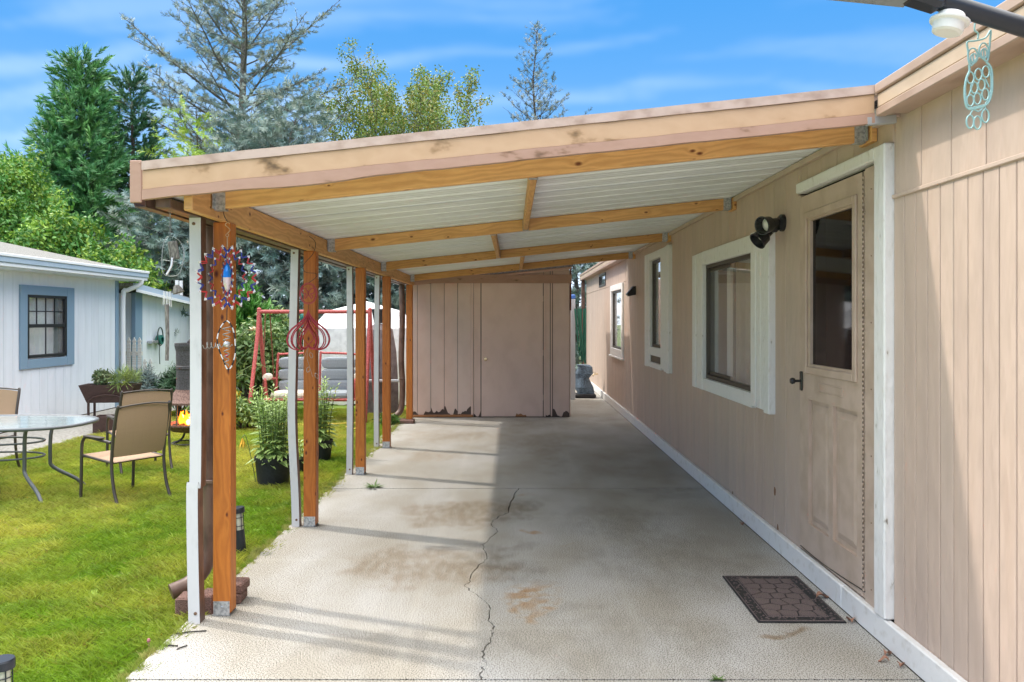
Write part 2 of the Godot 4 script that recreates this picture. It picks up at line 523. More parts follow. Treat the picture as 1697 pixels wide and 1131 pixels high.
func sky_image() -> ImageTexture:
	# clear summer blue, paler towards the horizon all round, with thin streaks of cirrus; bright cloud overhead is added for fill light
	var w := 1024
	var h := 512
	var im := Image.create(w, h, false, Image.FORMAT_RGBF)
	var f := noise(71, 1.0, 5)
	var f2 := noise(72, 1.0, 4)
	for y in h:
		var el := PI * (0.5 - (y + 0.5) / h)
		var up := sin(el)
		if up < -0.02:
			im.fill_rect(Rect2i(0, y, w, h - y), Color(0.42, 0.47, 0.52))
			break
		var t := pow(clampf(1.0 - up, 0.0, 1.0), 4.0)
		var base := Color(0.015, 0.113, 0.30).lerp(Color(0.09, 0.215, 0.355), t).lerp(Color(0.62, 0.68, 0.74), pow(clampf(1.0 - up, 0.0, 1.0), 11.0) * 0.9)
		var fill_veil := smoothstep(0.37, 0.68, up) * 0.9     # unseen bright cloud added above the view to fill the shade, same all round
		for x in w:
			var az := TAU * (x + 0.5) / w
			var k := 1.0 / (maxf(up, 0.0) + 0.12)
			var px := cos(az) * cos(el) * k
			var pz := sin(az) * cos(el) * k
			var warp := f2.get_noise_2d(px * 0.35, pz * 0.35)
			var streak := f.get_noise_2d(pz * 0.55 + warp * 0.9, px * 4.2 + pz * 0.5 + warp * 1.3)
			var patch := f2.get_noise_2d(px * 0.22 + 30.0, pz * 0.22)
			var c := clampf((streak + 0.02 + patch * 0.45) * 2.0, 0.0, 1.0)
			c = c * (0.025 + 0.065 * clampf(0.5 + patch, 0.0, 1.0))
			im.set_pixel(x, y, base.lerp(Color(0.98, 0.98, 0.97).lerp(Color(1.55, 1.53, 1.5), fill_veil), clampf(maxf(c, fill_veil * (1.0 + streak * 0.5)), 0.0, 1.0)))
	return ImageTexture.create_from_image(im)

func slab(s: SurfaceTool, poly: Array, y0 := -0.1, y1 := 0.0) -> void:     # poly as [x, depth]
	var p := PackedVector2Array()
	for q in poly:
		p.append(Vector2(q[0], -q[1]))
	prism(s, p, y0, y1, Transform3D(), func(a: Vector2) -> Vector2: return Vector2(a.x, -a.y))

func make_ground() -> void:
	var s := st()
	quad(s, Vector3(-150, -0.16, -200), Vector3(150, -0.16, -200), Vector3(150, -0.16, 100), Vector3(-150, -0.16, 100), Vector3.UP)
	structure("ground", s, M.far_ground)
	s = st()
	# lawn: gently uneven sheet
	var f := noise(81, 0.6, 3)
	var hy := func(x: float, z: float) -> float: return -0.035 + f.get_noise_2d(x, z) * 0.012
	for i in 36:
		for j in 60:
			var x0 := -1.6 - 0.35 * i
			var x1 := x0 - 0.35
			var z0 := 1.5 - 0.4 * j
			var z1 := z0 - 0.4
			quad(s, Vector3(x0, hy.call(x0, z0), z0), Vector3(x1, hy.call(x1, z0), z0), Vector3(x1, hy.call(x1, z1), z1), Vector3(x0, hy.call(x0, z1), z1), Vector3.UP)
	structure("lawn", s, M.lawn)

	# slabs: joints across at 3.38 m and 7.18 m, a crack through the middle one
	var root := Node3D.new()
	root.name = "patio"
	root.set_meta("kind", "structure")
	add_child(root)
	var L := -1.61
	var R := 1.70
	var crack := []
	var jag := RandomNumberGenerator.new()
	jag.seed = 12
	for i in CRACK.size() - 1:
		for k in 6:
			var q: Vector2 = Vector2(CRACK[i][0], CRACK[i][1]).lerp(Vector2(CRACK[i + 1][0], CRACK[i + 1][1]), k / 6.0)
			crack.append([q.x + (jag.randf_range(-0.011, 0.011) if k > 0 else 0.0), q.y])
	crack.append(CRACK[CRACK.size() - 1])
	var left := [[L, 3.386]]
	var right := [[R, 3.386]]
	for i in range(crack.size() - 1, -1, -1):
		var c: Array = crack[i]
		var half: float = 0.0018 + 0.006 * jag.randf() * jag.randf()
		left.append([c[0] - half, clampf(c[1], 3.386, 7.172)])
		right.append([c[0] + half, clampf(c[1], 3.386, 7.172)])
	left.append([L, 7.172])
	right.append([R, 7.172])
	for p in [left, right, [[L, -1.5], [R, -1.5], [R, 3.374], [L, 3.374]], [[L, 7.186], [R, 7.186], [R, 12.345], [L - 0.1, 12.345]], [[0.6, 12.353], [R, 12.353], [R, 21.0], [0.6, 21.0]]]:
		s = st()
		slab(s, p)
		obj("slab", s, M.concrete, root)
	s = st()
	slab(s, [[L + 0.01, -1.4], [R, -1.4], [R, 20.9], [L + 0.01, 20.9]], -0.14, -0.06)
	obj("soil_bed", s, M.soil, root)
	# the drive that the slab runs out to, unseen behind the viewer; made broad to bounce sunlight in
	s = st()
	slab(s, [[-9.0, -22.0], [9.0, -22.0], [9.0, -1.51], [-9.0, -1.51]], -0.1, -0.001)
	structure("driveway", s, M.concrete)
	s = st()
	slab(s, [[-6.7, 8.6], [-5.55, 8.6], [-5.45, 10.2], [-5.6, 14.6], [-6.7, 14.6]], -0.08, -0.012)
	structure("path", s, M.path)

# boards along a wall; a runs along `along`, holes are [a0, a1, y0, y1]
func boards(parent: Node, o: Vector3, along: Vector3, a0: float, a1: float, y0: float, y1, pitch: float, mats: Array, holes := [], gap := 0.006, thick := 0.014, called := "plank") -> void:
	var b := Basis(along, Vector3.UP, along.cross(Vector3.UP))
	var inward := b.z        # boards lie with their faces on the plane through o
	var n := int(ceil((a1 - a0) / pitch - 0.001))
	for i in n:
		var c0 := a0 + pitch * i
		var c1 := minf(c0 + pitch, a1)
		var cuts := [c0, c1]
		for hh in holes:
			for e in [hh[0], hh[1]]:
				if e > c0 + 0.004 and e < c1 - 0.004:
					cuts.append(e)
		cuts.sort()
		for k in cuts.size() - 1:
			var p0: float = cuts[k] + (gap * 0.5 if k == 0 else 0.0)
			var p1: float = cuts[k + 1] - (gap * 0.5 if k == cuts.size() - 2 else 0.0)
			if p1 - p0 < 0.006:
				continue
			var mid := (p0 + p1) * 0.5
			var top: float = y1.call(mid) if y1 is Callable else y1
			var spans := [[y0, top]]
			for hh in holes:
				if mid > hh[0] and mid < hh[1]:
					var cut := []
					for sp in spans:
						if hh[2] > sp[0] + 0.005: cut.append([sp[0], minf(hh[2], sp[1])])
						if hh[3] < sp[1] - 0.005: cut.append([maxf(hh[3], sp[0]), sp[1]])
					spans = cut
			for sp in spans:
				put(called, box(Vector3(p1 - p0, sp[1] - sp[0], thick), 0.0025), mats[rng.randi() % mats.size()], parent, o + along * mid + Vector3(0, (sp[0] + sp[1]) * 0.5, 0) + inward * thick * 0.5, b)

# solid wall behind the boards with the same holes, as one mesh
func backing(o: Vector3, along: Vector3, a0: float, a1: float, y0: float, y1: float, holes: Array, thick := 0.1) -> SurfaceTool:
	var s := st()
	var b := Basis(along, Vector3.UP, along.cross(Vector3.UP))
	var xs := [a0, a1]
	for hh in holes:
		xs.append(hh[0])
		xs.append(hh[1])
	xs.sort()
	for k in xs.size() - 1:
		if xs[k + 1] - xs[k] < 0.001:
			continue
		var mid: float = (xs[k] + xs[k + 1]) * 0.5
		var spans := [[y0, y1]]
		for hh in holes:
			if mid > hh[0] and mid < hh[1]:
				var cut := []
				for sp in spans:
					if hh[2] > sp[0]: cut.append([sp[0], hh[2]])
					if hh[3] < sp[1]: cut.append([hh[3], sp[1]])
				spans = cut
		for sp in spans:
			bx(s, o + along * mid + Vector3(0, (sp[0] + sp[1]) * 0.5, 0) + b.z * thick * 0.5, Vector3(xs[k + 1] - xs[k], sp[1] - sp[0], thick), 0.0, b)
	return s

const DEEP := Basis(Vector3(1, 0, 0), Vector3(0, 0, -1), Vector3(0, 1, 0))    # prism: (x, depth, y)

func section(s: SurfaceTool, poly: Array, d0: float, d1: float) -> void:     # polygon in x, y pushed from depth d0 to d1
	var p := PackedVector2Array()
	for q in poly:
		p.append(Vector2(q[0], q[1]))
	prism(s, p, d0, d1, Transform3D(DEEP, Vector3.ZERO))

# ---------------------------------------------------------------- carport
func roof_y(x: float) -> float:
	return 2.112 + 0.104 * (x + 1.435)

func bent_post(parent: Node, keys: Array, z: float, wide := 0.054, deep := 0.06) -> void:
	# keys: [x of the left edge, y, lean in z]; a folded channel, pale in front and brown on its sides
	var face := st()
	var side := st()
	var path := []
	for i in keys.size():
		path.append(Vector3(keys[i][0], keys[i][1], z + keys[i][2]))
	path = smooth_path(path, 5)
	for i in path.size() - 1:
		var a: Vector3 = path[i]
		var b: Vector3 = path[i + 1]
		var w := Vector3(wide, 0, 0)
		var dp := Vector3(0, 0, -deep)
		quad(face, a, a + w, b + w, b, Vector3.BACK)
		quad(face, a + Vector3(0, 0, -0.003), a + w + Vector3(0, 0, -0.003), b + w + Vector3(0, 0, -0.003), b + Vector3(0, 0, -0.003), Vector3.FORWARD)
		for e in [[w + Vector3(0.001, 0, -0.001), 1.0], [Vector3(-0.001, 0, -0.001), -1.0]]:
			var q: Vector3 = e[0]
			quad(side, a + q, a + q + dp, b + q + dp, b + q, Vector3(e[1], 0, 0))
			var t := q + Vector3(-0.004 * e[1], 0, 0)
			quad(side, a + t, a + t + dp, b + t + dp, b + t, Vector3(-e[1], 0, 0))
			var lip := Vector3(-0.016 * e[1], 0, 0)
			quad(side, a + q + dp, a + q + dp + lip, b + q + dp + lip, b + q + dp, Vector3.FORWARD)
	var p := obj("metal_post", face, M.post_white, parent)
	obj("channel", side, M.brown_metal, p)
	var bs := st()
	var foot: Vector3 = path[0]
	lathe(bs, [[0.008, 0], [0.008, 0.004], [0.0, 0.007]], 10, foot + Vector3(wide * 0.62, 0.05, 0.0), Basis(Vector3.RIGHT, PI / 2))
	var head: Vector3 = path[path.size() - 1]
	var bs2 := st()
	lathe(bs2, [[0.008, 0], [0.008, 0.004], [0.0, 0.007]], 10, head + Vector3(wide * 0.4, -0.03, 0.0), Basis(Vector3.RIGHT, PI / 2))
	obj("bolt", bs, M.bolt, p)
	obj("bolt", bs2, M.bolt, p)

func hanger(parent: Node, at: Vector3, side: float) -> void:
	# folded steel joist hanger: two cheeks, a seat and a nailing strap
	var s := st()
	for z in [-0.0215, 0.0215]:
		bx(s, at + Vector3(side * 0.026, 0.0, z), Vector3(0.052, 0.098, 0.002))
	bx(s, at + Vector3(side * 0.026, -0.0505, 0), Vector3(0.052, 0.002, 0.045))
	for z in [-0.036, 0.036]:
		bx(s, at + Vector3(side * 0.0012, 0.005, z), Vector3(0.002, 0.1, 0.03))
	obj("joist_hanger", s, M.steel, parent)

func make_carport() -> void:
	var t := thing("carport", "long lean-to carport with orange wooden posts and pale corrugated roof", "carport")
	# posts
	var posts := [[-1.463, 4.145], [-1.455, 5.895], [-1.457, 7.845], [-1.455, 9.455], [-1.478, 11.75]]
	for i in posts.size():
		var q: Array = posts[i]
		var p := lumber("post", Vector3(q[0] - 0.0445, 0.012 if i < 4 else 0.05, -q[1] - 0.0445), Vector3(q[0] + 0.0445, 1.985, -q[1] + 0.0445), M.post_wood if i % 2 == 0 else M.post_wood_b, t, 0.005)
		var s := st()
		if i < 4:
			var c := Vector3(0, -0.986 + 0.028, 0)
			for e in [[Vector3(0, 0, 0.0462), Vector3(0.082, 0.07, 0.002)], [Vector3(0, 0, -0.0462), Vector3(0.082, 0.07, 0.002)], [Vector3(0, -0.036, 0), Vector3(0.094, 0.003, 0.094)]]:
				bx(s, c + e[0], e[1])
			lathe(s, [[0.007, 0], [0.007, 0.003], [0.0, 0.006]], 10, c + Vector3(0.002, 0.006, 0.047), Basis(Vector3.RIGHT, PI / 2))
			for k in [-0.03, 0.03]:
				lathe(s, [[0.004, 0], [0.0, 0.002]], 8, c + Vector3(k, 0.022, 0.047), Basis(Vector3.RIGHT, PI / 2))
			var b := obj("post_bracket", s, M.steel, p)
			b.set_meta("label", "galvanised post base bracket")
	# old metal posts that stand beside them
	bent_post(t, [[-1.590, 0.0, 0.0], [-1.598, 0.35, 0.0], [-1.600, 0.68, 0.0], [-1.587, 0.70, -0.004], [-1.584, 1.3, -0.004], [-1.586, 1.995, 0.0]], -4.0, 0.056, 0.065)
	bent_post(t, [[-1.585, 0.0, 0.0], [-1.592, 0.25, 0.0], [-1.612, 0.75, 0.01], [-1.607, 1.2, 0.01], [-1.592, 2.0, 0.0]], -5.86)
	bent_post(t, [[-1.592, 0.0, 0.0], [-1.585, 0.8, 0.0], [-1.59, 2.0, 0.0]], -7.82)
	bent_post(t, [[-1.6, 0.0, 0.0], [-1.6, 0.9, 0.0], [-1.59, 2.0, 0.0]], -9.43)
	# header that they carry, beam, gutter
	span("header", Vector3(-1.605, 1.996, -12.2), Vector3(-1.535, 2.04, -3.66), M.brown_metal, t, 0.004)
	lumber("beam", Vector3(-1.475, 1.985, -11.95), Vector3(-1.435, 2.108, -3.655), M.rafter_wood, t)
	var g := st()
	section(g, [[-1.628, 2.085], [-1.628, 1.995], [-1.676, 1.995], [-1.69, 2.03], [-1.69, 2.085], [-1.686, 2.085], [-1.686, 2.032], [-1.673, 1.999], [-1.632, 1.999], [-1.632, 2.085]], 3.62, 12.25)
	obj("gutter", g, M.brown_metal, t)
	g = st()
	bx(g, Vector3(-1.659, 2.104, -3.594), Vector3(0.05, 0.186, 0.012), 0.003)
	bx(g, Vector3(-1.683, 2.104, -3.66), Vector3(0.006, 0.186, 0.14), 0.002)
	lathe(g, [[0.005, 0], [0.0, 0.003]], 8, Vector3(-1.642, 2.185, -3.588), Basis(Vector3.RIGHT, PI / 2))
	obj("gutter_end", g, M.fascia_brown, t)
	span("soffit", Vector3(-1.63, 2.05, -12.2), Vector3(-1.48, 2.056, -3.64), M.post_white, t)
	# rafters with hangers, end blocks on the wall and bridging between them
	var rd := [3.93, 6.35, 8.93, 11.5]
	for d in rd:
		var s := st()
		var x0 := -1.432
		var x1 := 1.70
		var a := Vector3(x0, roof_y(x0) - 0.0445, -d)
		var b := Vector3(x1, roof_y(x1) - 0.0445, -d)
		var dir := (b - a).normalized()
		var bas := Basis(dir, Vector3(0, 0, 1).cross(dir), Vector3(0, 0, 1))
		bx(s, Vector3.ZERO, Vector3((b - a).length(), 0.089, 0.04), 0.004, bas, Vector2(rng.randf() * 7.0, rng.randf() * 7.0))
		obj("rafter", s, M.rafter_wood if d < 7.0 else M.rafter_wood_b, t, (a + b) * 0.5)
		hanger(t, a + Vector3(0.003, 0.002, 0), 1.0)
		hanger(t, b + Vector3(-0.003, 0.0, 0), -1.0)
		lumber("end_block", Vector3(1.704, b.y - 0.055, -d - 0.07), Vector3(1.733, b.y + 0.04, -d + 0.07), M.rafter_wood, t, 0.003)
	for q in [[0.105, 3.952, 6.328], [-0.15, 6.372, 8.908], [0.125, 8.952, 11.478]]:
		var y := roof_y(q[0])
		lumber("bridging", Vector3(q[0] - 0.019, y - 0.088, -q[2]), Vector3(q[0] + 0.019, y - 0.003, -q[1]), M.rafter_wood_b, t)
		for e in [q[1] + 0.001, q[2] - 0.001]:
			var s := st()
			var zz: float = -e - (0.025 if e == q[1] + 0.001 else -0.025)
			bx(s, Vector3(q[0] - 0.021, y - 0.05, zz), Vector3(0.002, 0.081, 0.048))
			bx(s, Vector3(q[0] + 0.021, y - 0.05, zz), Vector3(0.002, 0.081, 0.048))
			bx(s, Vector3(q[0], y - 0.0905, zz), Vector3(0.046, 0.002, 0.048))
			obj("angle_plate", s, M.steel, t)
	# corrugated sheets, ribs running down the slope
	var rib := [[0.0, 0.0], [0.05, 0.0], [0.055, 0.005], [0.062, 0.005], [0.067, 0.0], [0.112, 0.0], [0.117, 0.005], [0.124, 0.005], [0.129, 0.0], [0.168, 0.0], [0.186, 0.028], [0.222, 0.028]]
	for k in 12:
		var s := st()
		var line := []
		for r in 3:
			for q in rib:
				line.append([3.615 + k * 0.72 + r * 0.24 + q[0], q[1] + 0.002 * (k % 2)])
		line.append([3.615 + (k + 1) * 0.72 + 0.004, 0.002 * (k % 2)])
		for i in line.size() - 1:
			for lay in [0.0, 0.0014]:
				var p := []
				var x0 := -1.655
				var x1 := 1.733
				for e in [[x0, i], [x1, i], [x1, i + 1], [x0, i + 1]]:
					p.append(Vector3(e[0], roof_y(e[0]) + line[e[1]][1] + lay + 0.0005, -line[e[1]][0]))
				quad(s, p[0], p[1], p[2], p[3], Vector3.UP if lay > 0.0 else Vector3.DOWN)
		obj("roof_sheet", s, M.sheet, t)
	# front fascia: cap, band and drip edge, following the slope
	var base := func(x: float) -> float: return 2.193 + 0.104 * (x + 1.63)
	var lip := noise(77, 1.6, 3)
	for e in [["fascia_cap", 0.0, -0.039, 0.016, M.fascia_top], ["fascia_band", -0.041, -0.123, 0.008, M.fascia_tan], ["fascia_drip", -0.125, -0.168, 0.014, M.fascia_brown]]:
		var s := st()
		var n := 44
		for i in n:
			var p := []
			for k in [i, i + 1]:
				var x: float = lerpf(-1.632, 1.598, float(k) / n)
				var bend: float = lip.get_noise_1d(x * 2.0) * 0.006 * (1.0 if e[0] != "fascia_cap" else 0.3)
				var sag: float = -0.012 * exp(-pow((x + 0.9) / 0.22, 2.0)) if e[0] == "fascia_drip" else 0.0
				var yt: float = base.call(x) + e[1] + bend * 0.6
				var yb: float = base.call(x) + e[2] + bend * 0.6 + sag
				var zf: float = -3.6 + e[3] + bend
				p.append([Vector3(x, yt, zf), Vector3(x, yb, zf), Vector3(x, yt, -3.62), Vector3(x, yb, -3.62)])
			var a: Array = p[0]
			var b: Array = p[1]
			quad(s, a[0], b[0], b[1], a[1], Vector3.BACK)
			quad(s, a[2], b[2], b[0], a[0], Vector3.UP)
			quad(s, a[1], b[1], b[3], a[3], Vector3.DOWN)
			quad(s, a[2], b[2], b[3], a[3], Vector3.FORWARD)
			if i == 0: quad(s, a[0], a[1], a[3], a[2], Vector3.LEFT)
			if i == n - 1: quad(s, b[0], b[1], b[3], b[2], Vector3.RIGHT)
		obj(e[0], s, e[4], t)
	var fl := st()
	bx(fl, Vector3(1.63, 2.375, -3.6), Vector3(0.13, 0.035, 0.03), 0.002, Basis(Vector3.BACK, 0.08))
	obj("flashing", fl, M.flash, t)
	span("rear_fascia", Vector3(-1.64, 2.03, -12.27), Vector3(0.9, 2.16, -12.26), M.fascia_brown, t)
	# strip that closes the sheets against the wall
	var cs := st()
	section(cs, [[1.708, 2.402], [1.734, 2.402], [1.734, 2.436], [1.708, 2.436]], 3.64, 12.25)
	obj("wall_strip", cs, M.siding_b, t)
	# downspout beside the first post, and the one at the shed
	for e in [[-1.652, 4.42, 1.0], [-1.62, 11.95, 0.4]]:
		var s := st()
		var x: float = e[0]
		var z: float = -e[1]
		var pts := smooth_path([Vector3(x, 2.0, z), Vector3(x + 0.01, 1.5, z), Vector3(x - 0.012 * e[2], 0.9, z), Vector3(x + 0.012, 0.55, z), Vector3(x + 0.006, 0.3, z), Vector3(x - 0.01, 0.16, z + 0.015), Vector3(x - 0.07, 0.085, z + 0.06), Vector3(x - 0.15, 0.055, z + 0.12)], 5)
		var n := 16
		for i in pts.size() - 1:
			pass
		tube(s, pts, 0.033, n, false, Vector2(1.0, 1.3))
		for k in 6:
			var y := 0.2 - 0.016 * k
			pass
		var ds := obj("downspout", s, M.brown_metal, t)
		var bs := st()
		bx(bs, Vector3(x + 0.008, 0.62, z), Vector3(0.075, 0.02, 0.095), 0.003)
		obj("strap", bs, M.brown_metal, ds)

# ---------------------------------------------------------------- the tan home
const WX := 1.735
const CRACK := [[0.056, 7.2], [0.004, 6.744], [-0.026, 6.287], [-0.105, 6.162], [-0.154, 5.964], [-0.098, 5.729], [-0.197, 5.396], [-0.156, 5.083], [-0.205, 4.947], [-0.24, 4.697], [-0.262, 4.55], [-0.166, 4.366], [-0.121, 4.266], [-0.113, 4.078], [-0.093, 3.94], [-0.094, 3.842], [-0.123, 3.704], [-0.123, 3.59], [-0.112, 3.548], [-0.128, 3.456], [-0.123, 3.35]]

func w_span(called: String, d0: float, d1: float, y0: float, y1: float, x0: float, x1: float, m: Material, parent: Node, ch := 0.003) -> MeshInstance3D:
	return span(called, Vector3(x0, y0, -d1), Vector3(x1, y1, -d0), m, parent, ch)

func drape(called: String, x: float, d0: float, d1: float, y0: float, y1: float, m: Material, parent: Node, waves := 60.0) -> void:
	var s := st()
	var n := int((d1 - d0) * 70.0) + 4
	for i in n:
		var p := []
		for k in [i, i + 1]:
			var d := lerpf(d0, d1, float(k) / n)
			p.append(Vector3(x + sin(d * waves) * 0.018 + sin(d * waves * 0.37) * 0.014, 0, -d))
		quad(s, p[0] + Vector3(0, y0, 0), p[1] + Vector3(0, y0, 0), p[1] + Vector3(0, y1, 0), p[0] + Vector3(0, y1, 0), Vector3.LEFT)
	obj(called, s, m, parent)

func sash_bars(d0: float, d1: float, y0: float, y1: float, x0: float, x1: float, bar: float) -> SurfaceTool:
	var s := st()
	var xc := (x0 + x1) * 0.5
	var xt := absf(x1 - x0)
	bx(s, Vector3(xc, (y0 + y1) * 0.5, -d0 - bar * 0.5), Vector3(xt, y1 - y0, bar), 0.003)
	bx(s, Vector3(xc, (y0 + y1) * 0.5, -d1 + bar * 0.5), Vector3(xt, y1 - y0, bar), 0.003)
	bx(s, Vector3(xc, y0 + bar * 0.5, -(d0 + d1) * 0.5), Vector3(xt, bar, d1 - d0 - bar * 2.0), 0.003)
	bx(s, Vector3(xc, y1 - bar * 0.5, -(d0 + d1) * 0.5), Vector3(xt, bar, d1 - d0 - bar * 2.0), 0.003)
	return s

func make_house() -> void:
	var t := thing("mobile_home", "tan manufactured home with vertical siding and white trimmed windows along the patio", "house")
	var o := Vector3(WX, 0, 0)
	var al := Vector3(0, 0, -1)
	var door := [3.70, 4.93, 0.1, 2.30]
	var win_a := [5.76, 7.34, 0.94, 2.01]
	var win_b := [9.33, 10.13, 1.12, 2.24]
	var win_c := [12.7, 14.05, 0.98, 1.98]
	var win_d := [15.05, 16.15, 2.12, 2.35]
	var holes := [door, win_a, win_b, win_c, win_d]
	var wall := obj("wall", backing(o + Vector3(0.016, 0, 0), al, 0.6, 19.0, -0.1, 2.5, holes, 0.11), M.backing, t)
	# near end: narrow boards below, wide ones above a drip strip
	boards(wall, o, al, 0.7, 3.7, 0.03, 2.046, 0.1, [M.siding, M.siding, M.siding_b])
	boards(wall, o, al, 0.62, 3.7, 2.058, 2.46, 0.236, [M.siding, M.siding_b])
	w_span("drip_strip", 0.62, 3.7, 2.043, 2.061, WX - 0.010, WX + 0.006, M.siding_b, wall)
	# under the roof and on to the far end
	boards(wall, o, al, 4.93, 12.42, 0.1, 2.47, 0.226, [M.siding, M.siding_b], [win_a, win_b])
	boards(wall, o, al, 4.88, 4.93, 2.3, 2.47, 0.05, [M.siding])
	boards(wall, o, al, 3.7, 4.88, 2.302, 2.47, 0.216, [M.siding, M.siding_b])
	boards(wall, o, al, 12.42, 18.98, 0.1, 2.06, 0.41, [M.siding, M.siding_b], [win_c], 0.004)
	boards(wall, o, al, 12.42, 18.98, 2.066, 2.5, 0.82, [M.siding, M.siding_b], [win_d], 0.004)
	# chipped patches: bare wood plugs where the paint has broken away
	for q in [[5.37, 0.36, 0.016, 0.032], [5.31, 0.135, 0.012, 0.02], [6.4, 0.13, 0.01, 0.012]]:
		var s := st()
		var poly := PackedVector2Array()
		for k in 9:
			var a := TAU * k / 9.0
			var r: float = 0.75 + 0.5 * rng.randf()
			poly.append(Vector2(cos(a) * q[2] * r, sin(a) * q[3] * r))
		prism(s, poly, 0.0, 0.003, Transform3D(Basis(Vector3(0, 0, -1), Vector3(-1, 0, 0), Vector3(0, 1, 0)), Vector3(WX + 0.001, q[1], -q[0])))
		obj("bare_patch", s, M.sill_wood, wall)
	# skirting board along the slab
	for q in [[0.6, 4.2], [4.203, 8.6], [8.603, 13.4], [13.403, 19.0]]:
		var s := st()
		bx(s, Vector3.ZERO, Vector3(0.036, 0.12, q[1] - q[0]), 0.006)
		obj("skirting_board", s, M.white, t, Vector3(1.716, 0.062, -(q[0] + q[1]) * 0.5))
	w_span("ledge", 0.6, 19.0, 0.085, 0.1, 1.734, 1.85, M.siding_b, t)
	make_door(t)
	make_windows(t, win_a, win_b, win_c, win_d)
	# rooms behind
	var s := st()
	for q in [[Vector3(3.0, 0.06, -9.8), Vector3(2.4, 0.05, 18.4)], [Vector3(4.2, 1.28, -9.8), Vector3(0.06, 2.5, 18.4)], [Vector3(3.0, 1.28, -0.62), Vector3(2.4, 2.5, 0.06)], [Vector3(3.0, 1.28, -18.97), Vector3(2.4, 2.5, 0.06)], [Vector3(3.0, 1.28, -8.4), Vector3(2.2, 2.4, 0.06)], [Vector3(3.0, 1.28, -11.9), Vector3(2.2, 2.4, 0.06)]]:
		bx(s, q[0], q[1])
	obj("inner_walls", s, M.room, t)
	# roof and eaves
	s = st()
	section(s, [[1.64, 2.505], [4.3, 2.8], [4.3, 2.86], [1.64, 2.545]], 0.4, 19.25)
	obj("roof", s, M.shed_roof, t)
	for q in [[-0.5, 3.575], [12.3, 19.25]]:
		var d0: float = q[0]
		var d1: float = q[1]
		for e in [["eave_cap", 2.486, 2.528, 1.592, M.eave_brown], ["eave_band", 2.424, 2.484, 1.604, M.eave_tan], ["eave_drip", 2.386, 2.422, 1.598, M.eave_brown]]:
			w_span(e[0], d0, d1, e[1], e[2], e[3], 1.64, e[4], t, 0.004)
		w_span("soffit", d0, d1, 2.40, 2.41, 1.641, 1.76, M.eave_brown, t)
	w_span("roof_edge", 3.58, 12.29, 2.48, 2.53, 1.6, 1.64, M.eave_brown, t)
	w_span("downspout", 18.98, 19.06, 0.1, 2.4, 1.62, 1.70, M.brown_metal, t, 0.01)
	# hose tap
	s = st()
	tube(s, [Vector3(1.734, 0.38, -16.4), Vector3(1.68, 0.38, -16.4), Vector3(1.64, 0.37, -16.4), Vector3(1.63, 0.33, -16.4)], 0.014, 8)
	lathe(s, [[0.03, 0], [0.03, 0.01], [0.0, 0.012]], 10, Vector3(1.66, 0.41, -16.4))
	obj("hose_tap", s, M.brass, t)

